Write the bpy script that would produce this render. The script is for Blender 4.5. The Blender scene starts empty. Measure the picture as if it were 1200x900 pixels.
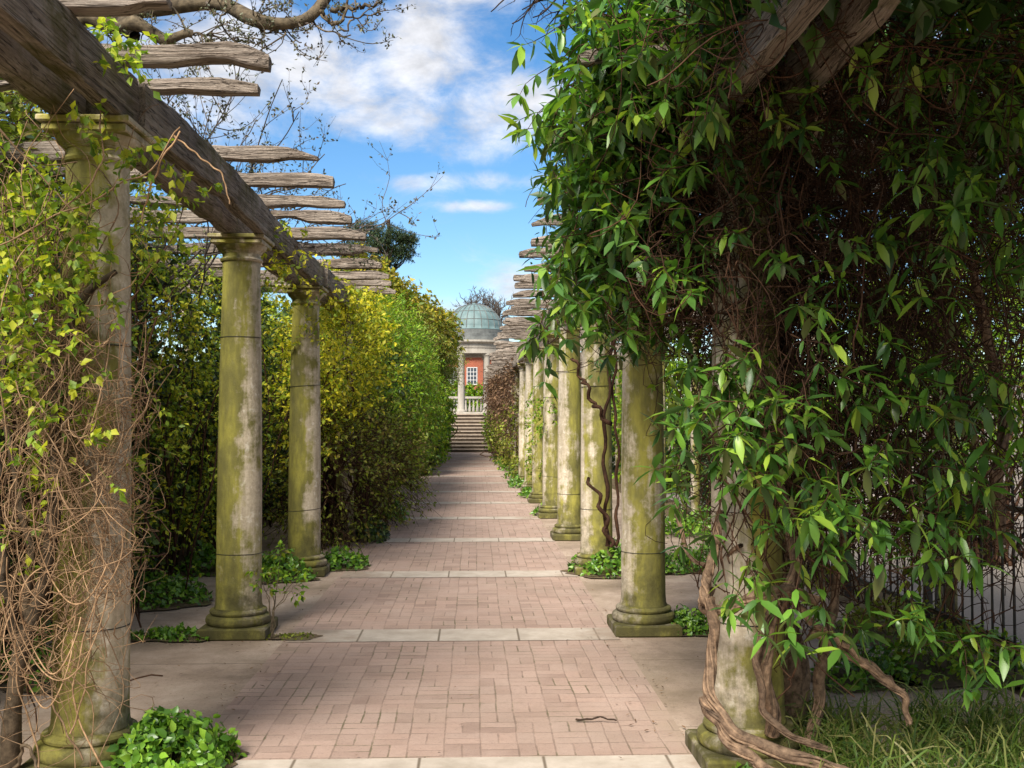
import bpy, math, random
import numpy as np
from mathutils import Vector
C = bpy.context.scene.collection
sc = bpy.context.scene
R = math.radians
rng = np.random.default_rng(7)

# ------------------------------------------------------------------ camera
EYE = 1.6
cam = bpy.data.cameras.new("camera"); cam.lens = 36; cam.sensor_width = 36
cam.clip_start = 0.05; cam.clip_end = 1500
co = bpy.data.objects.new("camera", cam); C.objects.link(co)
co.location = (0, 0, EYE); co.rotation_euler = (R(91.91), 0, R(-2.15)); sc.camera = co

# ------------------------------------------------------------------ light
SUN_EL, SUN_AZ = 46, 204          # azimuth clockwise from +Y
sc.view_settings.view_transform = 'Standard'; sc.view_settings.look = 'None'
sc.view_settings.exposure = 1.22; sc.view_settings.gamma = 1
SKY_STRENGTH, SUN_STRENGTH = 0.105, 3.9
w = bpy.data.worlds.new("World"); sc.world = w; w.use_nodes = True
nt = w.node_tree; nt.nodes.clear()
def wn(t, **k):
    n = nt.nodes.new(t)
    for a, b in k.items(): setattr(n, a, b)
    return n
out = wn('ShaderNodeOutputWorld'); bg = wn('ShaderNodeBackground'); nt.links.new(bg.outputs[0], out.inputs[0])
bg.inputs[1].default_value = SKY_STRENGTH
sky = wn('ShaderNodeTexSky', sky_type='NISHITA', sun_disc=False)
sky.sun_elevation = R(SUN_EL); sky.sun_rotation = R(SUN_AZ); sky.dust_density = 0.4; sky.ozone_density = 2.0; sky.altitude = 100
hs = wn('ShaderNodeHueSaturation'); hs.inputs['Saturation'].default_value = 1.3; hs.inputs['Value'].default_value = .74
nt.links.new(sky.outputs[0], hs.inputs['Color'])
tc = wn('ShaderNodeTexCoord'); sx = wn('ShaderNodeSeparateXYZ'); nt.links.new(tc.outputs['Generated'], sx.inputs[0])
def wm(op, a, b=None, clamp=False):
    n = wn('ShaderNodeMath', operation=op, use_clamp=clamp)
    for i, v in enumerate((a, b)):
        if v is None: continue
        if isinstance(v, (int, float)): n.inputs[i].default_value = v
        else: nt.links.new(v, n.inputs[i])
    return n.outputs[0]
az = wm('ARCTAN2', sx.outputs[0], sx.outputs[1]); el = wm('ARCSINE', sx.outputs[2])
cb = wn('ShaderNodeCombineXYZ'); nt.links.new(az, cb.inputs[0]); nt.links.new(el, cb.inputs[1])
def wnoise(vec, scale, detail, rough, stretch=(1, 1, 1), dist=0.0):
    mp = wn('ShaderNodeMapping'); mp.inputs['Scale'].default_value = stretch; nt.links.new(vec, mp.inputs[0])
    n = wn('ShaderNodeTexNoise'); n.inputs['Scale'].default_value = scale; n.inputs['Detail'].default_value = detail
    n.inputs['Roughness'].default_value = rough; n.inputs['Distortion'].default_value = dist
    nt.links.new(mp.outputs[0], n.inputs['Vector']); return n.outputs['Fac']
field = None
# seen cloud banks, then unseen added ones: azimuth, elevation, half sizes (radians), weight
for (a, e, ra, re, wt) in [(-.15, .325, .10, .055, 1), (-.055, .34, .06, .06, 1.15), (.01, .295, .11, .04, 1.1),
                           (-.09, .285, .08, .022, .9), (-.01, .40, .07, .02, .8), (.0, .228, .11, .010, .8), (.005, .205, .045, .006, .8),
                           (.04, .125, .035, .022, 1), (-.24, .33, .10, .08, 1), (-.03, .10, .12, .02, .6), (.7, .5, .4, .3, 1), (-.8, .5, .4, .25, 1), (0, 1.35, 9, .62, 1.2), (3.1, .5, 1.6, .7, 1.1), (-3.1, .5, 1.6, .7, 1.1)]:  # overhead and rear banks are out of view, added to neutralise the ambient light
    v = wn('ShaderNodeVectorMath', operation='SUBTRACT'); nt.links.new(cb.outputs[0], v.inputs[0]); v.inputs[1].default_value = (a, e, 0)
    v2 = wn('ShaderNodeVectorMath', operation='MULTIPLY'); nt.links.new(v.outputs[0], v2.inputs[0]); v2.inputs[1].default_value = (1/ra, 1/re, 0)
    v3 = wn('ShaderNodeVectorMath', operation='LENGTH'); nt.links.new(v2.outputs[0], v3.inputs[0])
    m = wn('ShaderNodeMapRange', interpolation_type='SMOOTHSTEP'); nt.links.new(v3.outputs['Value'], m.inputs[0])
    m.inputs[1].default_value = 0; m.inputs[2].default_value = 1.7; m.inputs[3].default_value = wt; m.inputs[4].default_value = 0
    field = m.outputs[0] if field is None else wm('MAXIMUM', field, m.outputs[0])
big = wnoise(cb.outputs[0], 11, 12, .64, (1, 1.7, 1), .35)
fine = wnoise(cb.outputs[0], 4, 6, .55, (1, 2.4, 1), .2)
f = wm('ADD', field, wm('MULTIPLY', wm('SUBTRACT', big, .5), 2.7))
f = wm('ADD', f, wm('MULTIPLY', wm('SUBTRACT', fine, .5), .9))
mask = wn('ShaderNodeMapRange', interpolation_type='SMOOTHSTEP'); nt.links.new(f, mask.inputs[0])
mask.inputs[1].default_value = .08; mask.inputs[2].default_value = 1.3; mask.inputs[3].default_value = 0; mask.inputs[4].default_value = .95
mx = wn('ShaderNodeMix', data_type='RGBA'); nt.links.new(mask.outputs[0], mx.inputs[0]); nt.links.new(hs.outputs[0], mx.inputs[6])
cs = wn('ShaderNodeMapRange'); nt.links.new(wnoise(cb.outputs[0], 16, 8, .6, (1, 1.9, 1), .2), cs.inputs[0])
cs.inputs[1].default_value = .35; cs.inputs[2].default_value = .62; cs.inputs[3].default_value = 2.9; cs.inputs[4].default_value = 4.5
cv = wn('ShaderNodeCombineXYZ')
for q in range(3): nt.links.new(wm('MULTIPLY', cs.outputs[0], (.985, .99, 1.03)[q]), cv.inputs[q])
nt.links.new(cv.outputs[0], mx.inputs[7])
nt.links.new(mx.outputs[2], bg.inputs[0])
sl = bpy.data.lights.new("sun", 'SUN'); sl.energy = SUN_STRENGTH; sl.angle = R(24); sl.color = (1, .93, .82)
so = bpy.data.objects.new("sun", sl); C.objects.link(so)
sd = Vector((math.sin(R(SUN_AZ))*math.cos(R(SUN_EL)), math.cos(R(SUN_AZ))*math.cos(R(SUN_EL)), math.sin(R(SUN_EL))))
so.rotation_euler = (-sd).to_track_quat('-Z', 'Y').to_euler()
sc.cycles.max_bounces = 6; sc.cycles.diffuse_bounces = 3; sc.cycles.glossy_bounces = 2; sc.cycles.transmission_bounces = 3; sc.cycles.transparent_max_bounces = 4

# ------------------------------------------------------------------ materials
class MT:
    def __init__(s, name, rough=.8, spec=.3):
        s.m = bpy.data.materials.new(name); s.m.use_nodes = True; s.t = s.m.node_tree
        s.b = s.t.nodes['Principled BSDF']; s.b.inputs['Roughness'].default_value = rough; s.b.inputs['Specular IOR Level'].default_value = spec
        s.o = s.t.nodes['Material Output']; s.tc = s.t.nodes.new('ShaderNodeTexCoord')
    def n(s, t, **k):
        x = s.t.nodes.new(t)
        for a, b in k.items(): setattr(x, a, b)
        return x
    def l(s, a, b): s.t.links.new(a, b)
    def math(s, op, a, b=None, clamp=False):
        n = s.n('ShaderNodeMath', operation=op, use_clamp=clamp)
        for i, v in enumerate((a, b)):
            if v is None: continue
            if isinstance(v, (int, float)): n.inputs[i].default_value = v
            else: s.l(v, n.inputs[i])
        return n.outputs[0]
    def noise(s, scale, detail=5, rough=.6, stretch=(1, 1, 1), coord='Object', off=(0, 0, 0), dist=0):
        mp = s.n('ShaderNodeMapping'); mp.inputs['Scale'].default_value = stretch; mp.inputs['Location'].default_value = off
        if getattr(s, 'vary', False):
            if not hasattr(s, 'shift'):
                oi = s.n('ShaderNodeObjectInfo'); w_ = s.n('ShaderNodeVectorMath', operation='MULTIPLY_ADD'); w_.inputs[1].default_value = (37, 23, 51)
                s.l(oi.outputs['Random'], w_.inputs[0]); s.l(s.tc.outputs['Object'], w_.inputs[2]); s.shift = w_.outputs[0]
            s.l(s.shift, mp.inputs[0])
        else: s.l(s.tc.outputs[coord], mp.inputs[0])
        n = s.n('ShaderNodeTexNoise'); n.inputs['Scale'].default_value = scale; n.inputs['Detail'].default_value = detail
        n.inputs['Roughness'].default_value = rough; n.inputs['Distortion'].default_value = dist
        s.l(mp.outputs[0], n.inputs['Vector']); return n.outputs['Fac']
    def ramp(s, fac, stops):
        r = s.n('ShaderNodeValToRGB'); e = r.color_ramp.elements
        while len(e) < len(stops): e.new(.5)
        for x, (p, c) in zip(e, stops):
            x.position = p; x.color = (*c, 1) if not isinstance(c, (int, float)) else (c, c, c, 1)
        s.l(fac, r.inputs[0]); return r.outputs[0]
    def mix(s, fac, a, b, mode='MIX'):
        n = s.n('ShaderNodeMix', data_type='RGBA', blend_type=mode)
        for i, v in ((0, fac), (6, a), (7, b)):
            if isinstance(v, (int, float)): n.inputs[i].default_value = v
            elif isinstance(v, tuple): n.inputs[i].default_value = (*v, 1)
            else: s.l(v, n.inputs[i])
        return n.outputs[2]
    def col(s, c): s.l(c, s.b.inputs['Base Color'])
    def bump(s, h, strength=.5, dist=.01):
        b = s.n('ShaderNodeBump'); b.inputs['Strength'].default_value = strength; b.inputs['Distance'].default_value = dist
        s.l(h, b.inputs['Height']); s.l(b.outputs[0], s.b.inputs['Normal'])

def leaf_mat(name, cols, trans=.35, rough=.5, spec=.35, patch=.6):
    m = MT(name, rough, spec)
    g = m.n('ShaderNodeNewGeometry')
    n = len(cols)
    c = m.ramp(g.outputs['Random Per Island'], [((i+.5)/n, k) for i, k in enumerate(cols)])
    pn = m.noise(1.7, 3, .5, coord='Object')
    c = m.mix(1.0, c, m.ramp(pn, [(.3, (1-patch*.5,)*3), (.7, (1+patch*.35,)*3)]), 'MULTIPLY')
    m.col(c)
    tr = m.n('ShaderNodeBsdfTranslucent'); tcn = m.mix(1.0, c, (1.15, 1.25, .5), 'MULTIPLY'); m.l(tcn, tr.inputs[0])
    ms = m.n('ShaderNodeMixShader'); ms.inputs[0].default_value = trans
    m.l(m.b.outputs[0], ms.inputs[1]); m.l(tr.outputs[0], ms.inputs[2]); m.l(ms.outputs[0], m.o.inputs[0])
    return m.m

def stone_mat(name, base1, base2, moss=1.0, mossdir=(-.45, -.6, 0), thr=.5):
    m = MT(name, .88, .2); m.vary = True
    n1 = m.noise(3.0, 8, .65, (1, 1, .35)); n2 = m.noise(38, 4, .7)
    c = m.mix(n1, base1, base2)
    c = m.mix(m.math('MULTIPLY', m.ramp(n2, [(.45, 0.0), (.62, 1.0)]), .35), c, tuple(x*.55 for x in base1))
    # long grey brown grime runs and pitting
    c = m.mix(m.math('MULTIPLY', m.ramp(m.noise(6, 8, .7, (1.3, 1.3, .14), off=(8, 8, 1)), [(.46, 0.0), (.66, 1.0)]), .6), c, (.20, .165, .105))
    c = m.mix(m.math('MULTIPLY', m.ramp(m.noise(9, 9, .75, off=(2, 6, 4)), [(.50, 0.0), (.68, 1.0)]), .5), c, (.17, .145, .085))
    # white lichen spots
    c = m.mix(m.math('MULTIPLY', m.ramp(m.noise(16, 5, .6, off=(5, 2, 1)), [(.58, 0.0), (.64, 1.0)]), .5), c, (.68, .63, .53))
    g = m.n('ShaderNodeNewGeometry'); dt = m.n('ShaderNodeVectorMath', operation='DOT_PRODUCT')
    m.l(g.outputs['Normal'], dt.inputs[0]); dt.inputs[1].default_value = mossdir
    sm = m.noise(4.5, 7, .62, (1.6, 1.6, .16), off=(3, 1, 7)); sm2 = m.noise(5, 8, .7, off=(9, 3, 2))
    sp = m.n('ShaderNodeSeparateXYZ'); m.l(m.tc.outputs['Object'], sp.inputs[0])
    zb = m.n('ShaderNodeMapRange'); m.l(sp.outputs[2], zb.inputs[0]); zb.inputs[1].default_value = .75; zb.inputs[2].default_value = 0; zb.inputs[3].default_value = 0; zb.inputs[4].default_value = .22
    a = m.math('MULTIPLY', dt.outputs['Value'], .36)
    a = m.math('ADD', a, m.math('MULTIPLY', m.math('SUBTRACT', sm, .5), 1.5))
    a = m.math('ADD', a, m.math('MULTIPLY', m.math('SUBTRACT', sm2, .5), 1.5))
    a = m.math('ADD', a, zb.outputs[0])
    a = m.math('ADD', a, (moss-1)*.3)
    mk = m.math('MULTIPLY', m.ramp(a, [(max(0, thr-.5+.08), 0.0), (thr-.5+.34, 1.0)]), .93)
    mc = m.ramp(m.noise(6, 6, .65, (1, 1, .3), off=(1, 8, 2)), [(.3, (.075, .072, .018)), (.48, (.155, .145, .028)), (.62, (.28, .26, .04)), (.75, (.38, .345, .055))])
    c = m.mix(mk, c, mc)
    # dark damp stains near the foot
    c = m.mix(m.math('MULTIPLY', m.ramp(m.math('ADD', zb.outputs[0], m.math('MULTIPLY', m.noise(7, 6, .7, off=(2, 2, 2)), .5)), [(.30, 0.0), (.46, 1.0)]), .8), c, (.05, .045, .02))
    m.col(c); m.bump(m.math('ADD', n2, m.math('MULTIPLY', sm2, .8)), .35, .012); return m.m

def wood_mat(name, dark, light, moss=.0, sc_=1.0):
    m = MT(name, .9, .15); m.vary = True
    g1 = m.noise(9*sc_, 9, .78, (.25, 3.5, 3.5), dist=.35); g2 = m.noise(20*sc_, 6, .65, (.10, 4, 4), dist=.2); g3 = m.noise(1.6, 4, .6)
    c = m.ramp(g1, [(.28, tuple(x*.35 for x in dark)), (.45, dark), (.66, light)])
    c = m.mix(m.math('MULTIPLY', m.ramp(g2, [(.36, 1.0), (.48, 0.0)]), .75), c, tuple(x*.3 for x in dark))
    c = m.mix(m.math('MULTIPLY', m.ramp(g3, [(.35, 0.0), (.7, 1.0)]), .55), c, tuple(min(1, x*1.25) for x in light))
    ck = m.noise(13*sc_, 3, .5, (.07, 3.2, 3.2), off=(5, 5, 5), dist=.15)
    crk = m.math('ABSOLUTE', m.math('SUBTRACT', ck, .5)); cm = m.ramp(crk, [(.0, 1.0), (.022, 0.0)])
    c = m.mix(m.math('MULTIPLY', cm, .85), c, (.025, .018, .012))
    if moss: c = m.mix(m.math('MULTIPLY', m.ramp(m.noise(2.3, 7, .7, off=(4, 4, 4)), [(.52, 0.0), (.66, 1.0)]), moss), c, (.12, .11, .02))
    m.col(c); m.bump(m.math('ADD', m.math('MULTIPLY', g1, 1.0), m.math('SUBTRACT', m.math('MULTIPLY', g2, 1.2), m.math('MULTIPLY', cm, .6))), 1.0, .03); return m.m

def bark_mat(name, c1, c2, rough=.85):
    m = MT(name, rough, .2)
    g = m.n('ShaderNodeNewGeometry')
    n = m.noise(30, 5, .65); c = m.ramp(n, [(.3, c1), (.7, c2)])
    c = m.mix(1.0, c, m.ramp(g.outputs['Random Per Island'], [(0, (.6, .6, .6)), (1, (1.35, 1.3, 1.2))]), 'MULTIPLY')
    m.col(c); m.bump(n, .6, .01); return m.m

M = {}
M['col_left'] = stone_mat('mossy_stone_left_row', (.42, .355, .255), (.57, .49, .375), 1.8, (-.75, -.35, 0), .5)
M['col_right'] = stone_mat('mossy_stone_right_row', (.48, .41, .31), (.64, .56, .44), 1.5, (.55, -.5, 0), .5)
M['wood'] = wood_mat('weathered_oak', (.20, .155, .12), (.48, .41, .345), .0)
M['wood_beam'] = wood_mat('weathered_beam', (.20, .155, .12), (.50, .43, .36), .75)
M['straw'] = bark_mat('dry_vine', (.13, .08, .045), (.36, .24, .145))
M['brown_twig'] = bark_mat('brown_twig', (.026, .013, .008), (.085, .043, .024))
M['dark_twig'] = bark_mat('dark_twig', (.018, .012, .009), (.055, .036, .025))
M['grey_twig'] = bark_mat('grey_twig', (.05, .045, .045), (.14, .12, .11))
M['bark'] = bark_mat('vine_bark', (.05, .032, .022), (.27, .185, .125))
M['limb_bark'] = bark_mat('limb_bark', (.035, .028, .02), (.15, .12, .08))
M['vine_trunk'] = bark_mat('old_vine_trunk', (.03, .022, .014), (.12, .09, .06))
M['wire'] = MT('iron_wire', .7, .3).m; M['wire'].node_tree.nodes['Principled BSDF'].inputs['Base Color'].default_value = (.02, .02, .018, 1)
m = MT('black_iron', .45, .5); m.col(m.ramp(m.noise(30, 4), [(.4, (.012, .012, .013)), (.75, (.05, .035, .025))])); M['iron'] = m.m
M['vine_leaf'] = leaf_mat('evergreen_vine_leaf', [(.11, .13, .035), (.045, .11, .025), (.05, .12, .025), (.055, .13, .025), (.06, .15, .028), (.07, .17, .028), (.09, .20, .03), (.10, .23, .03), (.13, .28, .035), (.16, .32, .04), (.22, .38, .045), (.30, .42, .05)], .35, .36, .5)
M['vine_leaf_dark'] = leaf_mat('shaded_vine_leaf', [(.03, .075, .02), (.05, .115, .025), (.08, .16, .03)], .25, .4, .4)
M['spring_leaf'] = leaf_mat('spring_leaf', [(.12, .21, .022), (.22, .33, .03), (.36, .44, .035), (.48, .50, .045)], .4)
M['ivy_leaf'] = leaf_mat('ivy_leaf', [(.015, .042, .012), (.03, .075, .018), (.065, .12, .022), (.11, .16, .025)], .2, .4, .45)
M['yellow_leaf'] = leaf_mat('yellow_leaf', [(.18, .26, .02), (.32, .38, .03), (.48, .48, .035), (.64, .58, .04), (.75, .66, .05)], .4)
M['lime_leaf'] = leaf_mat('lime_leaf', [(.07, .16, .012), (.14, .28, .018), (.22, .38, .022), (.34, .47, .03), (.20, .20, .03)], .4)
M['olive_leaf'] = leaf_mat('olive_leaf', [(.12, .165, .02), (.20, .26, .028), (.30, .34, .04), (.22, .18, .05)], .35)
M['amber_leaf'] = leaf_mat('amber_leaf', [(.10, .15, .02), (.20, .24, .02), (.36, .33, .025), (.46, .36, .025), (.22, .16, .04)], .35)
M['cover_leaf'] = leaf_mat('ground_cover_leaf', [(.05, .13, .014), (.09, .21, .02), (.15, .31, .025), (.22, .38, .035)], .3, .38, .5)
M['pine_leaf'] = leaf_mat('pine_needles', [(.025, .05, .02), (.04, .075, .03), (.06, .095, .035)], .15)
M['brown_leaf'] = leaf_mat('dead_leaf', [(.08, .045, .025), (.15, .085, .045), (.22, .13, .07)], .2, .7)
M['bud'] = leaf_mat('bud', [(.06, .07, .045), (.11, .12, .05), (.12, .09, .07)], .2)
M['grass_blade'] = leaf_mat('grass_blade', [(.045, .09, .015), (.08, .14, .02), (.13, .19, .03), (.26, .25, .09)], .3)

# brick paving laid in basket weave
m = MT('pink_brick_paving', .85, .25)
S = .18
sp = m.n('ShaderNodeSeparateXYZ'); m.l(m.tc.outputs['Object'], sp.inputs[0])
wv = m.noise(1.1, 3, .5, off=(2, 2, 0)); wv2 = m.noise(1.1, 3, .5, off=(8, 5, 0))
X = m.math('ADD', sp.outputs[0], m.math('MULTIPLY', m.math('SUBTRACT', wv, .5), .045)); Y = m.math('ADD', sp.outputs[1], m.math('MULTIPLY', m.math('SUBTRACT', wv2, .5), .045))
u = m.math('DIVIDE', m.math('ADD', X, 50), S); v = m.math('DIVIDE', m.math('ADD', Y, 50), S)
fu = m.math('FLOOR', u); fv = m.math('FLOOR', v)
wnz = m.n('ShaderNodeTexWhiteNoise', noise_dimensions='3D'); cc = m.n('ShaderNodeCombineXYZ'); m.l(fu, cc.inputs[0]); m.l(fv, cc.inputs[1]); m.l(cc.outputs[0], wnz.inputs[0])
par = m.math('MODULO', m.math('ADD', fu, fv), 2)
flip = m.math('GREATER_THAN', wnz.outputs[0], .86)
par = m.math('ABSOLUTE', m.math('SUBTRACT', par, flip))
lu = m.math('SUBTRACT', u, fu); lv = m.math('SUBTRACT', v, fv)
def lerp(a, b, t): return m.math('ADD', m.math('MULTIPLY', a, m.math('SUBTRACT', 1, t)), m.math('MULTIPLY', b, t))
q = lerp(lu, lv, par)                       # the axis across which the two bricks are split
q2 = m.math('MULTIPLY', q, 2); fq = m.math('FLOOR', q2); lq = m.math('SUBTRACT', q2, fq)
e1 = m.math('MULTIPLY', m.math('SUBTRACT', .5, m.math('ABSOLUTE', m.math('SUBTRACT', lq, .5))), .5)
other = lerp(lv, lu, par)
e2 = m.math('SUBTRACT', .5, m.math('ABSOLUTE', m.math('SUBTRACT', other, .5)))
ed = m.math('ADD', m.math('MINIMUM', e1, e2), m.math('MULTIPLY', m.math('SUBTRACT', m.noise(22, 4), .5), .06))
jn = m.ramp(ed, [(.006, 1.0), (.036, 0.0)])
wb = m.n('ShaderNodeTexWhiteNoise', noise_dimensions='3D'); c2 = m.n('ShaderNodeCombineXYZ'); m.l(fu, c2.inputs[0]); m.l(fv, c2.inputs[1]); m.l(fq, c2.inputs[2]); m.l(c2.outputs[0], wb.inputs[0])
c = m.ramp(wb.outputs[0], [(0, (.26, .18, .145)), (.3, (.32, .225, .18)), (.7, (.37, .26, .21)), (1, (.34, .25, .205))])
c = m.mix(m.math('MULTIPLY', m.ramp(m.noise(30, 6, .7), [(.4, 0.0), (.7, 1.0)]), .35), c, (.24, .17, .14))
c = m.mix(m.math('MULTIPLY', m.ramp(m.noise(2.2, 6, .65), [(.42, 0.0), (.66, 1.0)]), .6), c, (.39, .29, .24))
c = m.mix(m.math('MULTIPLY', m.ramp(m.noise(.8, 8, .7, off=(11, 4, 0)), [(.48, 0.0), (.68, 1.0)]), .5), c, (.25, .19, .15))
c = m.mix(m.math('MULTIPLY', jn, m.ramp(m.noise(3.5, 4, .6, off=(1, 9, 0)), [(.38, .05), (.62, .75)])), c, (.15, .105, .08))
c = m.mix(m.math('MULTIPLY', m.math('MULTIPLY', jn, .8), m.ramp(m.noise(2.1, 6, .7, off=(6, 6, 0)), [(.5, 0.0), (.62, 1.0)])), c, (.085, .085, .035))
c = m.mix(m.math('MULTIPLY', m.ramp(m.noise(80, 3, .8), [(.55, 0.0), (.68, 1.0)]), .45), c, (.14, .10, .085))
# dirt creeping in from both edges
ax = m.math('ABSOLUTE', m.math('ADD', sp.outputs[0], .155))
dirt = m.math('ADD', m.math('SUBTRACT', ax, 1.12), m.math('MULTIPLY', m.math('SUBTRACT', m.noise(1.3, 7, .65, off=(3, 3, 3)), .5), 1.3))
c = m.mix(m.math('MULTIPLY', m.ramp(dirt, [(0.0, 0.0), (.35, 1.0)]), .65), c, (.30, .235, .17))
m.col(c); hgt = m.math('ADD', m.math('MULTIPLY', m.math('SUBTRACT', 1, jn), 1.0), m.math('MULTIPLY', m.noise(60, 4, .7), .6)); m.bump(hgt, .45, .006)
M['brick_path'] = m.m

m = MT('pale_stone_slab', .85, .25)
c = m.ramp(m.noise(5, 8, .65), [(.3, (.31, .265, .215)), (.7, (.47, .41, .35))])
sp = m.n('ShaderNodeSeparateXYZ'); m.l(m.tc.outputs['Object'], sp.inputs[0])
tt = m.math('FRACT', m.math('DIVIDE', m.math('ADD', sp.outputs[0], 50.13), .58))
jj = m.math('SUBTRACT', .5, m.math('ABSOLUTE', m.math('SUBTRACT', tt, .5)))
c = m.mix(m.ramp(jj, [(.006, 1.0), (.018, 0.0)]), c, (.14, .11, .08))
ax = m.math('ABSOLUTE', m.math('ADD', sp.outputs[0], .13))
dirt = m.math('ADD', m.math('SUBTRACT', ax, .85), m.math('MULTIPLY', m.math('SUBTRACT', m.noise(1.3, 7, .7, coord='Object'), .5), 2.6))
c = m.mix(m.math('MULTIPLY', m.ramp(dirt, [(0.0, 0.0), (.35, 1.0)]), .8), c, (.28, .215, .165))
m.col(c); m.bump(m.noise(40, 4, .7), .25, .006); M['slab'] = m.m

m = MT('old_concrete', .9, .2)
c = m.ramp(m.noise(1.1, 12, .72), [(.32, (.18, .135, .10)), (.46, (.31, .235, .18)), (.56, (.39, .305, .24)), (.7, (.47, .385, .31))])
c = m.mix(m.math('MULTIPLY', m.ramp(m.noise(.9, 6, .7, off=(7, 1, 0)), [(.46, 0.0), (.62, 1.0)]), .6), c, (.20, .155, .105))
c = m.mix(m.math('MULTIPLY', m.ramp(m.noise(55, 3, .7), [(.58, 0.0), (.66, 1.0)]), .5), c, (.12, .09, .06))
sp = m.n('ShaderNodeSeparateXYZ'); m.l(m.tc.outputs['Object'], sp.inputs[0])
tt = m.math('FRACT', m.math('DIVIDE', m.math('ADD', sp.outputs[1], 52), 1.47)); jj = m.math('SUBTRACT', .5, m.math('ABSOLUTE', m.math('SUBTRACT', tt, .5)))
c = m.mix(m.math('MULTIPLY', m.ramp(jj, [(.002, 1.0), (.007, 0.0)]), .6), c, (.12, .09, .06))
m.col(c); m.bump(m.noise(25, 7, .75), .4, .008); M['concrete'] = m.m

m = MT('earth', .95, .1)
c = m.ramp(m.noise(2.5, 9, .7), [(.3, (.07, .05, .03)), (.5, (.13, .095, .06)), (.7, (.10, .11, .035))])
m.col(c); m.bump(m.noise(12, 8, .7), .8, .03); M['earth'] = m.m
m = MT('pale_gravel', .95, .1)
m.col(m.ramp(m.noise(60, 5, .8), [(.3, (.20, .17, .15)), (.7, (.34, .30, .27))])); m.bump(m.noise(90, 3, .7), .6, .01); M['gravel'] = m.m
m = MT('step_stone', .85, .2)
m.col(m.ramp(m.noise(4, 8, .7), [(.3, (.13, .10, .075)), (.7, (.27, .22, .17))])); m.bump(m.noise(20, 6), .4, .01); M['step'] = m.m
m = MT('shade_tone_riser', .9, .2); m.col(m.ramp(m.noise(4, 8, .7), [(.3, (.045, .032, .024)), (.7, (.11, .085, .06))])); M['riser'] = m.m  # shade on the risers is put into this dark colour
m = MT('lit_tone_tread', .85, .2); m.col(m.ramp(m.noise(4, 8, .7), [(.3, (.24, .19, .15)), (.7, (.42, .35, .28))])); M['tread'] = m.m  # paler than the risers, the light on the treads is put into the colour
m = MT('weathered_portland_stone', .85, .2)
c = m.mix(m.math('MULTIPLY', m.ramp(m.noise(3, 8, .7, (1, 1, .3)), [(.45, 0.0), (.7, 1.0)]), .6), (.36, .33, .285), (.15, .13, .105)); m.col(c); M['temple'] = m.m
m = MT('verdigris_copper', .6, .3)
sp = m.n('ShaderNodeSeparateXYZ'); m.l(m.tc.outputs['Object'], sp.inputs[0])
c = m.ramp(m.noise(2.5, 7, .65, (1, 1, .4)), [(.3, (.07, .12, .125)), (.7, (.16, .23, .235))]); m.col(c); M['copper'] = m.m
m = MT('dull_lead', .6, .3); m.col(m.ramp(m.noise(3, 5), [(.3, (.07, .075, .075)), (.7, (.16, .17, .165))])); M['lead'] = m.m
m = MT('red_brick_wall', .85, .2)
mp = m.n('ShaderNodeMapping'); mp.inputs['Rotation'].default_value = (R(90), 0, 0); m.l(m.tc.outputs['Object'], mp.inputs[0])
bk = m.n('ShaderNodeTexBrick'); m.l(mp.outputs[0], bk.inputs[0]); bk.inputs['Scale'].default_value = 4.2; bk.inputs['Color1'].default_value = (.22, .055, .03, 1); bk.inputs['Color2'].default_value = (.30, .085, .045, 1)
bk.inputs['Mortar'].default_value = (.42, .25, .17, 1); bk.inputs['Mortar Size'].default_value = .015
m.col(m.mix(m.math('MULTIPLY', m.noise(1.2, 5), .3), bk.outputs[0], (.30, .06, .03))); M['red_brick'] = m.m
m = MT('old_brick_wall', .9, .15)
mp = m.n('ShaderNodeMapping'); mp.inputs['Rotation'].default_value = (R(90), 0, R(90)); m.l(m.tc.outputs['Object'], mp.inputs[0])
bk = m.n('ShaderNodeTexBrick'); m.l(mp.outputs[0], bk.inputs[0]); bk.inputs['Scale'].default_value = 4.4; bk.inputs['Color1'].default_value = (.20, .09, .06, 1); bk.inputs['Color2'].default_value = (.13, .075, .055, 1)
bk.inputs['Mortar'].default_value = (.22, .19, .15, 1)
m.col(m.mix(m.ramp(m.noise(1.5, 6, .7), [(.45, 0.0), (.7, 1.0)]), bk.outputs[0], (.075, .065, .04))); m.bump(bk.outputs['Fac'], -.5, .01); M['old_brick'] = m.m
m = MT('white_paint', .5, .3); m.col(m.ramp(m.noise(5, 4), [(.3, (.42, .42, .41)), (.7, (.55, .55, .54))])); M['white'] = m.m
m = MT('window_glass', .08, .6); m.b.inputs['Base Color'].default_value = (.05, .06, .075, 1); M['glass'] = m.m
m = MT('pale_render', .9, .15)
m.col(m.ramp(m.noise(1.4, 8, .7), [(.3, (.26, .225, .20)), (.6, (.42, .37, .335)), (.8, (.34, .28, .24))])); m.bump(m.noise(20, 5), .3, .01); M['render'] = m.m
m = MT('roof_tile', .8, .2); m.col(m.ramp(m.noise(6, 5, .6, (1, 5, 5)), [(.3, (.14, .06, .04)), (.7, (.24, .11, .075))])); M['tile'] = m.m

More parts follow.
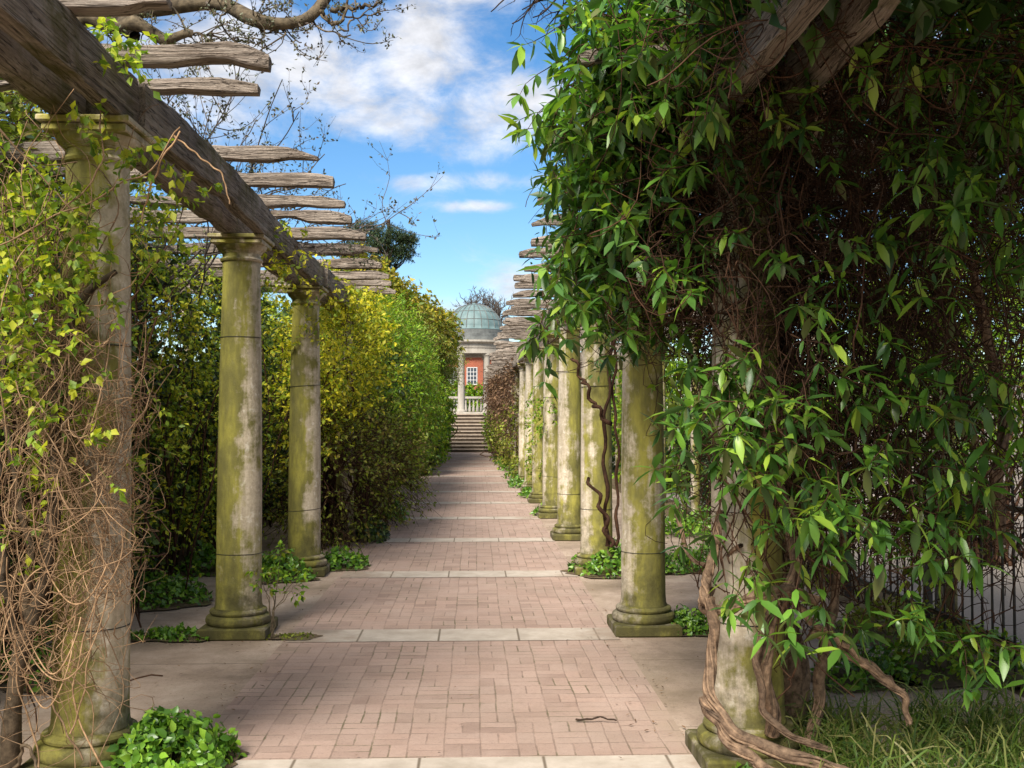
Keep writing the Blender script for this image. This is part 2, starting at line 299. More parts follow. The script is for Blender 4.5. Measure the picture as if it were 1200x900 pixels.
# ------------------------------------------------------------------ mesh tools
HARD = {'timber_beam', 'rafter', 'wall_plate', 'plinth', 'base', 'shaft', 'capital', 'abacus', 'riser', 'tread', 'paving_band', 'garden_wall', 'wall_face', 'coping', 'rail', 'bar', 'post', 'terrace', 'brick_path', 'pavement',
        'handrail', 'string_course', 'window', 'frame', 'glazing_bars', 'wall', 'roof', 'entablature', 'drum', 'floor_ring', 'pillar', 'baluster', 'stone_post', 'ground', 'gravel_path'}
class MB:
    def __init__(s): s.v = []; s.f = []; s.k = 0
    def add(s, V, F):
        V = np.asarray(V, float).reshape(-1, 3); F = np.asarray(F, int)
        if len(V) == 0: return
        s.v.append(V); s.f.append(F + s.k); s.k += len(V)
    def build(s, name, mat, parent=None, smooth=False):
        V = np.concatenate(s.v); me = bpy.data.meshes.new(name)
        me.vertices.add(len(V)); me.vertices.foreach_set('co', V.ravel())
        ls = np.concatenate([f.ravel() for f in s.f]); cnt = np.concatenate([np.full(len(f), f.shape[1]) for f in s.f])
        me.loops.add(len(ls)); me.loops.foreach_set('vertex_index', ls.astype(np.int32))
        st = np.concatenate([[0], np.cumsum(cnt)[:-1]]); me.polygons.add(len(cnt)); me.polygons.foreach_set('loop_start', st.astype(np.int32))
        try: me.polygons.foreach_set('loop_total', cnt.astype(np.int32))
        except Exception: pass
        me.polygons.foreach_set('use_smooth', np.ones(len(cnt), bool))
        me.materials.append(mat); me.update(calc_edges=True); me.validate()
        if name in HARD: me.set_sharp_from_angle(angle=R(32))
        o = bpy.data.objects.new(name, me); C.objects.link(o)
        if parent is not None: o.parent = parent
        return o
def tag(o, label=None, cat=None, group=None, kind=None):
    for k, v in (('label', label), ('category', cat), ('group', group), ('kind', kind)):
        if v: o[k] = v
    return o
def thing(name, label, cat, loc=(0, 0, 0), group=None, rz=0):
    o = bpy.data.objects.new(name, None); C.objects.link(o); o.location = loc; o.rotation_euler = (0, 0, rz); o.empty_display_size = .2
    return tag(o, label, cat, group)
def norm(a): return a / (np.linalg.norm(a, axis=-1, keepdims=True) + 1e-9)
def at(px, py, D):      # point seen at a place of the photograph, at its distance along the path
    return np.array([(px-555)*D/1200, D, EYE + (490-py)*D/1200])
def box(mb, x0, x1, y0, y1, z0, z1):
    V = [(x0, y0, z0), (x1, y0, z0), (x1, y1, z0), (x0, y1, z0), (x0, y0, z1), (x1, y0, z1), (x1, y1, z1), (x0, y1, z1)]
    mb.add(V, [(0, 3, 2, 1), (4, 5, 6, 7), (0, 1, 5, 4), (1, 2, 6, 5), (2, 3, 7, 6), (3, 0, 4, 7)])
def lathe(mb, prof, n=40, cx=0, cy=0, cap=True):
    a = np.linspace(0, 2*np.pi, n, endpoint=False); K = len(prof)
    V = np.array([[(cx+r*math.cos(t), cy+r*math.sin(t), z) for t in a] for r, z in prof]).reshape(-1, 3)
    F = [(i*n+j, i*n+(j+1) % n, (i+1)*n+(j+1) % n, (i+1)*n+j) for i in range(K-1) for j in range(n)]
    mb.add(V, F)
def bevbox(mb, hx, hy, z0, z1, b=.012):
    rings = [(hx-b, hy-b, z0), (hx, hy, z0+b), (hx, hy, z1-b), (hx-b, hy-b, z1)]
    V = []
    for a, c_, z in rings: V += [(-a, -c_, z), (a, -c_, z), (a, c_, z), (-a, c_, z)]
    F = [(i*4+j, i*4+(j+1) % 4, (i+1)*4+(j+1) % 4, (i+1)*4+j) for i in range(3) for j in range(4)] + [(3, 2, 1, 0), (12, 13, 14, 15)]
    mb.add(V, F)
def tubes(mb, P, Rr, m=4):
    P = np.asarray(P, float); N, K, _ = P.shape; Rr = np.broadcast_to(np.asarray(Rr, float), (N, K))
    T = norm(np.gradient(P, axis=1)); ref = np.tile(norm(rng.normal(size=(N, 1, 3))), (1, K, 1))
    A = norm(np.cross(T, ref)); B = np.cross(T, A)
    a = np.linspace(0, 2*np.pi, m, endpoint=False)
    V = P[:, :, None] + Rr[:, :, None, None]*(np.cos(a)[None, None, :, None]*A[:, :, None] + np.sin(a)[None, None, :, None]*B[:, :, None])
    i, k, j = np.meshgrid(np.arange(N), np.arange(K-1), np.arange(m), indexing='ij'); j2 = (j+1) % m
    b = (i*K+k)*m; F = np.stack([b+j, b+j2, b+m+j2, b+m+j], -1).reshape(-1, 4)
    mb.add(V.reshape(-1, 3), F)
def wander(A, B, K, amp, loose=False):
    A = np.atleast_2d(A); B = np.atleast_2d(B); N = len(A); t = np.linspace(0, 1, K)[None, :, None]
    P = A[:, None]*(1-t) + B[:, None]*t
    L = np.linalg.norm(B-A, axis=1)[:, None, None]
    for h in ((1, 2, 3) if K < 16 else (1, 2, 3, 5)):
        ph = rng.uniform(0, 6.28, (N, 1, 3)); c = np.clip(rng.normal(size=(N, 1, 3)), -1.6, 1.6)/h**1.4
        wv = np.sin(np.pi*h*t*1.3+ph) - (1-t)*np.sin(ph) - t*np.sin(np.pi*h*1.3+ph)
        P = P + c*wv*amp*L
    return P
def keep(Cv, lo, hi):
    k = (Cv >= np.array(lo)).all((1, 2)) & (Cv <= np.array(hi)).all((1, 2)); return Cv[k]
def droop_curves(P0, D0, L, K, grav):
    N = len(P0); t = np.linspace(0, 1, K)[None, :, None]; L = np.broadcast_to(L, (N,))[:, None, None]
    P = P0[:, None] + D0[:, None]*L*t; P[..., 2] -= (grav*L*t*t)[..., 0]
    P += rng.normal(size=(N, 1, 3))*L*.10*np.sin(t*3.1) + rng.normal(size=(N, 1, 3))*L*.05*np.sin(t*6.2)
    return P
def leaves(mb, P, A, Nn, L, W, detail=0, curl=.15, fold=.12):
    n = len(P)
    if n == 0: return
    A = norm(A); S_ = norm(np.cross(A, Nn)); Nn = np.cross(S_, A)
    L = np.broadcast_to(L, (n,))[:, None]; W = np.broadcast_to(W, (n,))[:, None]
    def pt(t, s, up=0): return P + A*L*t + S_*W*s*.5 + Nn*(up*W - curl*L*t*t)
    if detail == 0:
        V = np.stack([pt(0, 0), pt(.45, 1, fold), pt(1, 0), pt(.45, -1, fold)], 1)
        b = np.arange(n)[:, None]*4; F = np.concatenate([b+[0, 1, 2], b+[0, 2, 3]], 0)
        mb.add(V.reshape(-1, 3), F)
    else:
        V = np.stack([pt(0, 0), pt(.25, .8, fold), pt(.25, 0), pt(.25, -.8, fold), pt(.6, .9, fold), pt(.6, 0), pt(.6, -.9, fold), pt(1, 0)], 1)
        b = np.arange(n)[:, None]*8
        T = np.concatenate([b+[0, 1, 2], b+[0, 2, 3], b+[4, 7, 5], b+[5, 7, 6]], 0); Q = np.concatenate([b+[1, 4, 5, 2], b+[2, 5, 6, 3]], 0)
        k0 = mb.k; mb.add(V.reshape(-1, 3), T); mb.f.append(Q+k0)
def rdir(n, up=0.0):
    d = rng.normal(size=(n, 3)); d[:, 2] += up; return norm(d)
def sprigs(lb, tb, P0, D0, L, nl, ll, lw, grav=.3, sr=.002, detail=0, K=6, down=.2, tw=3):
    """shoots with leaves set along them"""
    N = len(P0)
    if N == 0: return
    Cv = droop_curves(P0, D0, L, K, grav)
    if tb is not None: tubes(tb, Cv, np.linspace(sr, sr*.35, K)[None, :], tw)
    t = rng.uniform(.15, 1, (N, nl)); f_ = t*(K-1); i = np.clip(f_.astype(int), 0, K-2); fr = (f_-i)[..., None]
    ii = np.arange(N)[:, None]
    Q = Cv[ii, i]*(1-fr) + Cv[ii, i+1]*fr; T = norm(Cv[ii, i+1]-Cv[ii, i])
    rd = norm(rng.normal(size=(N, nl, 3))); A = norm(T*.55 + rd*.8 + np.array([0, 0, -down]))
    Nn = norm(rng.normal(size=(N, nl, 3))*.55 + np.array([0, 0, 1.0]))
    s = rng.uniform(.6, 1.25, (N*nl))
    leaves(lb, Q.reshape(-1, 3), A.reshape(-1, 3), Nn.reshape(-1, 3), ll*s, lw*s, detail)
def whorls(lb, tb, P0, D0, L, nl, ll, lw, detail=1):
    """hanging shoots that end in a spread hand of drooping leaves, with a pair or two further up"""
    N = len(P0); K = 6
    Cv = droop_curves(P0, D0, L, K, .35)
    if tb is not None: tubes(tb, Cv, np.linspace(.0032, .0014, K)[None, :], 4)
    for node in (K-1, K-2, K-3, 2):
        T = norm(Cv[:, min(node, K-2)+1]-Cv[:, min(node, K-2)])
        ref = norm(rng.normal(size=(N, 3))); U = norm(np.cross(T, ref)); V_ = np.cross(T, U)
        k = nl if node == K-1 else (3 if rng.random() < .6 else 2)
        for j in range(k):
            a = 2*np.pi*j/k + rng.normal(0, .25, (N, 1)); rad = np.cos(a)*U + np.sin(a)*V_
            A = norm(rad*rng.uniform(.8, 1.3, (N, 1)) + T*rng.uniform(.1, .6, (N, 1)) + np.array([0, 0, -.28]) + rng.normal(size=(N, 3))*.15); Nn = norm(np.array([0, 0, 1.0]) + rng.normal(size=(N, 3))*.3 + rad*.3)
            s = rng.uniform(.5, 1.25, N)*(1 if node == K-1 else .8)
            leaves(lb, Cv[:, node], A, Nn, ll*s, lw*s, detail, .22, .10)
def inbox(n, x0, x1, y0, y1, z0, z1): return rng.uniform((x0, y0, z0), (x1, y1, z1), (n, 3))
def vnoise(P, s, seed=0):       # cheap smooth value noise for gaps and clumps
    r_ = np.random.default_rng(seed); o = np.zeros(len(P))
    for k in range(6):
        d = r_.normal(size=3)*s*(1+.4*k); o += np.sin(P@d + r_.uniform(0, 6.28))
    return o/3
def timber(L, w_, h_, seed, rough=.010, K=26, ends=.0):
    """old hewn timber lying along local x, from 0 to L, underside at z=0"""
    r_ = np.random.default_rng(seed); mb = MB()
    sec = np.array([(-.5, 0.08), (-.42, 0), (0, 0.0), (.42, 0), (.5, .08), (.5, .5), (.5, .92), (.42, 1), (.05, .97), (-.42, 1), (-.5, .92), (-.5, .5)]); ns = len(sec)
    t = np.linspace(0, 1, K); V = np.zeros((K, ns, 3))
    def sm(amp, f=9):
        x = np.zeros(K)
        for q in range(1, f): x += r_.normal()*np.sin(q*math.pi*t*1.7+r_.uniform(0, 6.3))/q**.6
        return x*amp
    low = np.maximum(0, sm(rough*1.6)); top = sm(rough*.8); sl_, sr_ = sm(rough*.6), sm(rough*.6); bend = sm(rough*.5, 3)
    for i in range(K):
        e = 1.0
        if ends: e = 1 - ends*max(0, (abs(t[i]-.5)*2-.9)/.1)*r_.uniform(.5, 1.2)
        for j, (a, b) in enumerate(sec):
            yy = a*w_*e + (sl_[i] if a < 0 else sr_[i]); zz = (low[i] if b < .3 else 0) + b*(h_+(top[i] if b > .7 else 0))*(e if b > .5 else 1) + bend[i]
            V[i, j] = (t[i]*L, yy + r_.normal()*rough*.22, zz + r_.normal()*rough*.22)
    F = [(i*ns+j, (i+1)*ns+j, (i+1)*ns+(j+1) % ns, i*ns+(j+1) % ns) for i in range(K-1) for j in range(ns)]
    V = V.reshape(-1, 3); mb.add(V, F)
    for i in (0, K-1):
        c_ = V[i*ns:(i+1)*ns].mean(0) + np.array([(-1 if i == 0 else 1)*rough, 0, 0]); b = i*ns
        mb.add(np.vstack([V[b:b+ns], c_]), [((j+1) % ns, j, ns) if i else (j, (j+1) % ns, ns) for j in range(ns)])
    return mb

ORD = ['nearest', 'second', 'third', 'fourth', 'fifth', 'sixth', 'seventh', 'eighth', 'ninth', 'tenth', 'eleventh', 'twelfth', 'thirteenth', 'fourteenth', 'fifteenth',
       'sixteenth', 'seventeenth', 'eighteenth', 'nineteenth', 'twentieth']
def ordn(i, where='from the camera'): return 'nearest the camera' if i == 0 else f'{ORD[i]} {where}'

# ------------------------------------------------------------------ ground, paving, steps
def sheet(name, mat, x0, x1, y0, y1, z, nx=1, ny=1):
    mb = MB(); X_, Y_ = np.meshgrid(np.linspace(x0, x1, nx+1), np.linspace(y0, y1, ny+1), indexing='ij')
    V = np.stack([X_, Y_, np.full_like(X_, z)], -1).reshape(-1, 3)
    F = [(i*(ny+1)+j, (i+1)*(ny+1)+j, (i+1)*(ny+1)+j+1, i*(ny+1)+j+1) for i in range(nx) for j in range(ny)]
    mb.add(V, F); return tag(mb.build(name, mat), kind='structure')
sheet('ground', M['earth'], -600, 600, -200, 1000, -.02)
sheet('pavement', M['concrete'], -3.05, 3.15, -3, 47.9, 0)
sheet('gravel_path', M['gravel'], 3.9, 9.0, -3, 47.9, -.008)
sheet('brick_path', M['brick_path'], -1.36, 1.06, -3, 47.9, .004)
PITCH, D0 = 2.94, 4.8
for k in range(-1, 15):
    y = D0 - .14 + PITCH*k
    sheet('paving_band', M['slab'], -1.33, 1.055, y-.21, y+.21, .008)

st = thing('stone_steps', 'flight of worn brown stone steps climbing to the domed temple', 'steps', (0, 48, 0))
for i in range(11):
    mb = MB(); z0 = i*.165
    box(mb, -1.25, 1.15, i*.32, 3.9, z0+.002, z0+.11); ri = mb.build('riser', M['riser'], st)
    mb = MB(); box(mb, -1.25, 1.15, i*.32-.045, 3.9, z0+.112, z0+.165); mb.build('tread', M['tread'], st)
mb = MB(); box(mb, -30, 30, 52, 110, -1, 1.82); tag(mb.build('terrace', M['gravel']), kind='structure')

# ------------------------------------------------------------------ stone columns
SH = [(.178, .200), (.170, .225), (.166, .28), (.165, .5), (.1634, .9), (.1622, 1.2), (.160, 1.4), (.154, 1.9), (.146, 2.3), (.137, 2.68), (.140, 2.765)]
def column_meshes(mat):
    P = {}
    a = MB(); bevbox(a, .245, .245, 0.0, .085); P['plinth'] = a
    b = MB(); lathe(b, [(.19, .083), (.222, .086), (.236, .104), (.238, .12), (.232, .14), (.214, .154), (.196, .157), (.196, .163), (.206, .168), (.209, .180), (.203, .191), (.186, .196), (.178, .200), (.178, .206)]); P['base'] = b
    s = MB(); lathe(s, SH, 44); P['shaft'] = s
    c = MB(); lathe(c, [(.138, 2.763), (.152, 2.768), (.158, 2.78), (.152, 2.792), (.140, 2.797), (.140, 2.825), (.148, 2.829), (.148, 2.836), (.154, 2.838), (.156, 2.845), (.166, 2.850), (.178, 2.862), (.184, 2.876), (.185, 2.884), (.10, 2.885)]); P['capital'] = c
    d = MB(); bevbox(d, .186, .186, 2.884, 2.92, .006); bevbox(d, .205, .205, 2.922, 2.952, .006); P['abacus'] = d
    return P
protos = {}
for side in ('left', 'right'):
    mat = M['col_'+side]; P = column_meshes(mat)
    protos[side] = {k: (v.build(k, mat, None, smooth=(k in ('base', 'shaft', 'capital')))) for k, v in P.items()}
wr = MB(); 
def ring(mb, r, z, cx=0, cy=0, tr=.004, n=28, tilt=0.0):
    a = np.linspace(0, 2*np.pi, n+1); Pp = np.stack([cx+r*np.cos(a), cy+r*np.sin(a), z+tilt*np.cos(a)], -1)[None]; tubes(mb, Pp, tr, 5)
def make_column(side, x, y, idx, label):
    t = thing('stone_column', label, 'column', (x, y, 0), 'stone columns on the %s of the path' % side, rz=[0, 1.57, 3.14, 4.71][idx % 4])
    for k, src in protos[side].items():
        c_ = src.copy(); C.objects.link(c_); c_.parent = t
    if idx < 6:
        for z in ([1.93, .66] if idx % 2 == 0 else [.6, 2.2]):
            mb = MB(); ring(mb, .166 if z < 1 else .158 if z < 2 else .150, z, tilt=rng.normal()*.008, tr=.0026); mb.build('wire', M['wire'], t, True)
    return t
XL, XR = -1.74, 1.28
lab_l = ['mossy column wrapped in dry vines, nearest on the left', 'clean green streaked column standing free on a dark mossy plinth', 'third left column with its cap in yellow spring leaves',
         'fourth left column sunk in the forsythia bush', 'fifth left column buried in the feathery green shrub']
lab_r = ['column at right front almost hidden by the leafy twisted vine', 'tall pale column with a mossy torus base beside the leaf curtain', 'right column with a broad clump of ground cover at its foot',
         'pale right column with a jointed shaft, fourth from the camera', 'right column with a green creeper band around its middle, fifth from the camera', 'sixth right column trailing creeper down its front']
for k in range(4): make_column('left', XL, 4.78+PITCH*k, k, lab_l[k])
for k in range(14):
    lb = lab_r[k] if k < len(lab_r) else f'{ORD[k]} right column from the camera, deep in brown climbers'
    make_column('right', XR, 4.78+PITCH*k, k, lb)
for s in protos.values():
    for o in s.values(): bpy.data.objects.remove(o)

# ------------------------------------------------------------------ beams and rafters
def put_timber(name, mat, x, y, z, L, w_, h_, rz, seed, rough, label, cat, group, ends=0, K=26, ry=0):
    o = timber(L, w_, h_, seed, rough, K, ends).build(name, mat); o.location = (x, y, z); o.rotation_euler = (0, ry, rz)
    return tag(o, label, cat, group)
for side, xs, n in (('left', (-1.59, -1.83), 4), ('right', (1.13, 1.40), 14)):
    for k in range(n):
        y0 = 4.78 + PITCH*(k-1) + .01
        for j, xx in enumerate(xs):
            put_timber('timber_beam', M['wood_beam'], xx + (.02 if k % 2 else -.015), y0, 2.955, PITCH-.02, .095, .222, R(90), 100+k*2+j+(50 if side == 'right' else 0), .007,
                       f'long weathered beam on the {side} columns, {"path side" if j == 0 else "outer side"}, {ordn(k)}', 'beam', f'twin timber beams along the {side} columns', K=40)
def put_rafter(side, D, xin, xout, seed, idx, h_=.10, lab=None):
    r_ = np.random.default_rng(seed)
    a = r_.normal()*.012
    z = 3.183 + r_.uniform(-.003, .006)
    if side == 'left': x, L, rz = xin, abs(xout-xin), R(180)+a
    else: x, L, rz = xin, abs(xout-xin), a
    put_timber('rafter', M['wood'], x, D, z, L, .085, h_*r_.uniform(.85, 1.1), rz, seed, .0105, lab or f'cracked grey rafter over the {side} beams, {ordn(idx)}', 'rafter',
               f'rough rafters across the {side} beams', ends=.45, K=34)
Ls = [3.35, 4.02, 4.66, 4.99, 6.36, 7.0, 7.7, 8.37, 9.1, 9.9, 10.9, 11.7, 12.4, 13.1]
xin = [-.95, -1.2, -.93, -1.05, -.97, -.96, -.97, -1.0, -.96, -.93, -.98, -.97, -1.0, -1.0, -.95, -1.0, -1.0, -.95, -1.0]
for i, D in enumerate(Ls): put_rafter('left', D, xin[i], -4.1 + (i*37 % 5)*.05, 300+i, i, .095 if i != 3 else .065)
rr = 0
for i in range(20):
    D = 3.6 + .82*i + .12*math.sin(i*2.1)
    put_rafter('right', D, .50+.05*math.sin(i*3.7), 3.9, 400+i, i, .105)
o_ = None
for i in range(24):
    D = 20.1 + 1.1*i; put_timber('rafter', M['wood'], .48+.06*math.sin(i*5), D, 3.187, 3.3, .09, .11+.03*math.sin(i*2.3), 0, 500+i, .02,
        'warped pale rafter far down the right side, one of the dense ladder before the dome', 'rafter', 'far rafters across the right beams', ends=.4, K=24)
# slim posts under the outer ends keep the pergola up beside both outer walls
for side, x in (('left', -3.75), ('right', 3.6)):
    for k in range(-1, 4 if side == 'left' else 14):
        y0 = 4.78+PITCH*k
        if k < (3 if side == 'left' else 13):
            put_timber('wall_plate', M['wood_beam'], x, y0, 3.05, PITCH-.01, .10, .14, R(90), 700+k, .006, f'outer timber plate carrying the {side} rafter ends, {ordn(k+1)}', 'beam', f'outer plates of the {side} pergola', K=10)
        mb = MB(); lathe(mb, [(.001, 0), (.10, 0), (.10, .08), (.08, .1), (.07, 2.9), (.10, 2.95), (.10, 3.045), (.001, 3.045)], 14)
        o = mb.build('stone_post', M['col_right'], None, True); o.location = (x, y0, -.02)
        tag(o, f'plain outer post holding the {side} pergola plate, {ordn(k+1)}', 'post', f'outer posts of the {side} pergola')

# ------------------------------------------------------------------ garden walls, fence
mb = MB(); box(mb, -4.35, -4.1, -3, 47, -.1, 2.3); o = mb.build('garden_wall', M['old_brick']); tag(o, 'old dark red brick garden wall behind the left hedge', 'wall')
wl = thing('rendered_wall', 'pale rendered garden wall beyond the black railings', 'wall', (9.2, 0, 0))
mb = MB(); box(mb, 0, .3, -3, 47, -.1, 2.3); mb.build('wall_face', M['render'], wl)
mb = MB(); box(mb, -.06, .36, -3, 47, 2.302, 2.4); mb.build('coping', M['step'], wl)
fn = thing('iron_fence', 'black iron railings with looped finials beyond the vine', 'fence', (3.35, 0, 0))
for z in (.18, 1.02):
    mb = MB(); box(mb, -.012, .012, 3.6, 13.0, z, z+.035); mb.build('rail', M['iron'], fn)
for i, y in enumerate(np.arange(3.7, 13.0, .135)):
    mb = MB(); big_ = i % 12 == 4
    if big_:
        box(mb, -.025, .025, y-.025, y+.025, 0, 1.32)
        tubes(mb, np.array([[(-.0, y, 1.32), (-.0, y, 1.40), (-.05, y, 1.46), (-.10, y, 1.44), (-.11, y, 1.38), (-.07, y, 1.35)]]), .014, 6)
        ring_a = np.linspace(0, 6.283, 13); tubes(mb, np.stack([-.11+.08*np.cos(ring_a), np.full(13, y), .86+.08*np.sin(ring_a)], -1)[None], .012, 5)
        mb.build('post', M['iron'], fn)
    else:
        tubes(mb, np.array([[(0, y, .02), (0, y, .6), (0, y, 1.16), (0, y, 1.17), (0, y, 1.25)]]), np.array([[.009, .009, .009, .016, .002]]), 5); mb.build('bar', M['iron'], fn)

# ------------------------------------------------------------------ temple, balustrade, house
TX, TY, TZ = .02, 58.0, 1.82
tp = thing('domed_temple', 'round stone temple with a green copper dome at the top of the steps', 'temple', (TX, TY, TZ))
mb = MB(); lathe(mb, [(.001, 0.001), (2.35, 0.001), (2.35, .06), (2.2, .062), (2.2, .12), (.001, .12)], 48); mb.build('floor_ring', M['temple'], tp)
for k in range(8):
    a = R(22.5+45*k); cx, cy = 1.84*math.cos(a), 1.84*math.sin(a)
    mb = MB(); lathe(mb, [(.001, .122), (.26, .122), (.26, .2), (.2, .24), (.185, .3), (.16, 3.1), (.17, 3.14), (.22, 3.24), (.24, 3.25), (.24, 3.34), (.001, 3.34)], 20, cx, cy)
    mb.build('pillar', M['temple'], tp, True)
mb = MB(); lathe(mb, [(1.55, 3.342), (2.08, 3.342), (2.08, 3.62), (2.12, 3.64), (2.12, 3.86), (2.3, 3.93), (2.34, 3.96), (2.34, 4.06), (.1, 4.07)], 64)
lathe(mb, [(1.55, 3.342), (1.5, 4.0)], 64); mb.build('entablature', M['temple'], tp)
mb = MB(); lathe(mb, [(2.0, 4.072), (2.0, 4.25), (1.85, 4.27), (1.85, 4.46), (1.72, 4.48), (1.72, 4.70), (1.2, 4.72)], 64); mb.build('drum', M['lead'], tp)
mb = MB(); R_ = 1.62; lathe(mb, [(R_+.05, 4.721), (R_+.05, 4.78)] + [(R_*math.cos(R(a)), 4.78+1.46*math.sin(R(a))) for a in range(0, 90, 6)] + [(.12, 6.24), (.1, 6.3), (.001, 6.33)], 64)
dm = mb.build('dome', M['copper'], tp, True)
mb = MB()
for k in range(24):
    a = R(15*k); tubes(mb, np.array([[((R_+.012)*math.cos(R(e))*math.cos(a), (R_+.012)*math.cos(R(e))*math.sin(a), 4.78+1.472*math.sin(R(e))) for e in range(0, 88, 8)]]), .022, 4)
for e in (20, 42):
    ring(mb, (R_+.01)*math.cos(R(e)), 4.78+1.47*math.sin(R(e)), tr=.016, n=48)
mb.build('dome_seams', M['lead'], dm)
bl = thing('balustrade', 'white stone balustrade seen through the temple', 'balustrade', (0, 64, 1.82))
mb = MB(); box(mb, -4, 4, -.15, .15, 0.002, .16); mb.build('plinth', M['temple'], bl)
mb = MB(); box(mb, -4, 4, -.17, .17, 1.0, 1.13); mb.build('handrail', M['temple'], bl)
for x in np.arange(-3.84, 3.9, .24):
    mb = MB(); lathe(mb, [(.05, .162), (.085, .2), (.09, .36), (.045, .6), (.04, .72), (.075, .9), (.06, .998)], 10, x, 0); mb.build('baluster', M['temple'], bl, True)

hs_ = thing('red_brick_house', 'red brick house with white sash windows beyond the temple', 'house', (.3, 96, 1.8))
mb = MB(); box(mb, -5.2, 5.2, 0, 7, 0, 5.5); mb.build('wall', M['red_brick'], hs_)
mb = MB(); V = [(-5.5, -.3, 5.5), (5.5, -.3, 5.5), (5.5, 7.3, 5.5), (-5.5, 7.3, 5.5), (-3.5, 3.5, 6.3), (3.5, 3.5, 6.3)]
mb.add(V, [(0, 1, 5, 4), (2, 3, 4, 5)]); mb.add(V, [(1, 2, 5), (3, 0, 4)]); mb.add(V, [(3, 2, 1, 0)]); mb.build('roof', M['tile'], hs_)
mb = MB(); box(mb, -5.2, 5.2, -.08, -.002, 2.1, 2.35); mb.build('string_course', M['temple'], hs_)
for wx in (-4.1, -2.3, -.45, 1.35, 3.2):
    for wz, wh in ((.6, 1.3), (3.0, 1.5)):
        mb = MB(); box(mb, wx-.45, wx+.45, -.02, .0-.002, wz, wz+wh); wnd = mb.build('window', M['glass'], hs_)
        mb = MB()
        for a, b, c_, d in ((wx-.5, wx+.5, wz-.08, wz), (wx-.5, wx+.5, wz+wh, wz+wh+.08), (wx-.5, wx-.42, wz, wz+wh), (wx+.42, wx+.5, wz, wz+wh)): box(mb, a, b, -.07, -.022, c_, d)
        mb.build('frame', M['white'], wnd)
        mb = MB()
        for q in (-.14, .14): box(mb, wx+q-.025, wx+q+.025, -.05, -.022, wz, wz+wh)
        for q in (.25, .5, .75): box(mb, wx-.42, wx+.42, -.052, -.024, wz+wh*q-.03, wz+wh*q+.03)
        mb.build('glazing_bars', M['white'], wnd)

# ------------------------------------------------------------------ plant builders
def blob_points(n, c, r, squash=1, inner=.35, ns=1.4, gap=.0, seed=0):
    """points through an uneven ellipsoid crown, mostly near its outside"""
    d = rdir(n*2); rad = (inner + (1-inner)*rng.random(2*n)**.45)[:, None]
    u = vnoise(d*2.2, ns, seed)[:, None]; P = np.asarray(c) + d*rad*np.asarray(r)*(1+.16*u)
    k = vnoise((P-np.asarray(c)), 2.2, seed+1) > -gap if gap else np.ones(len(P), bool)
    P = P[k][:n]; dd = d[k][:n]; return P, dd
def shrub(name, label, cat, base, c, r, n, nl, ll, lw, leafmat, twigmat='brown_twig', slen=.3, stems=10, grav=.2, group=None, seed=1, gap=0, inner=.35, up=.25, core=None, sr=.003, limbs=None, detail=0, zmin=.05):
    """c, r may be lists: several crowns of one plant"""
    t = thing(name, label, cat, (base[0], base[1], 0), group); off = np.array([base[0], base[1], 0.])
    cs = c if isinstance(c, list) else [c]; rs = r if isinstance(r, list) else [r]
    lb, tb, sb, cb_ = MB(), MB(), MB(), MB()
    vol = np.array([np.prod(x) for x in rs])**.75; vol = vol/vol.sum()
    for ci, ri, f_ in zip(cs, rs, vol):
        P, d = blob_points(int(n*f_), ci, ri, inner=inner, seed=seed, gap=gap); k = P[:, 2] > zmin; P, d = P[k]-off, d[k]
        sprigs(lb, tb, P, norm(d + rdir(len(P))*.7 + np.array([0, 0, up])), rng.uniform(.5, 1.2, len(P))*slen, nl, ll, lw, grav, sr)
        if stems:
            ns = max(2, int(stems*f_*len(cs)) if len(cs) > 1 else stems)
            E, _ = blob_points(ns, ci, np.asarray(ri)*.85, seed=seed+3); E -= off
            S0 = np.zeros((len(E), 3)); S0[:, :2] = rng.normal(size=(len(E), 2))*.12; S0[:, 2] = -.03
            tubes(sb, wander(S0, E, 12, .06), np.linspace(.022, .005, 12)[None, :], 5)
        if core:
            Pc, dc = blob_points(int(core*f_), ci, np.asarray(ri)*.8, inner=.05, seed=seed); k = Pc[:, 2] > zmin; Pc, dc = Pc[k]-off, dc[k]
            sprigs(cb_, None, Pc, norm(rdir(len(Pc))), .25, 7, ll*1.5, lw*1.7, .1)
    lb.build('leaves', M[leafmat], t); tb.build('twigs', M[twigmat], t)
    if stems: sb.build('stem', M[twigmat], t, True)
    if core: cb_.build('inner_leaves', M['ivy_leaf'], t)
    return t
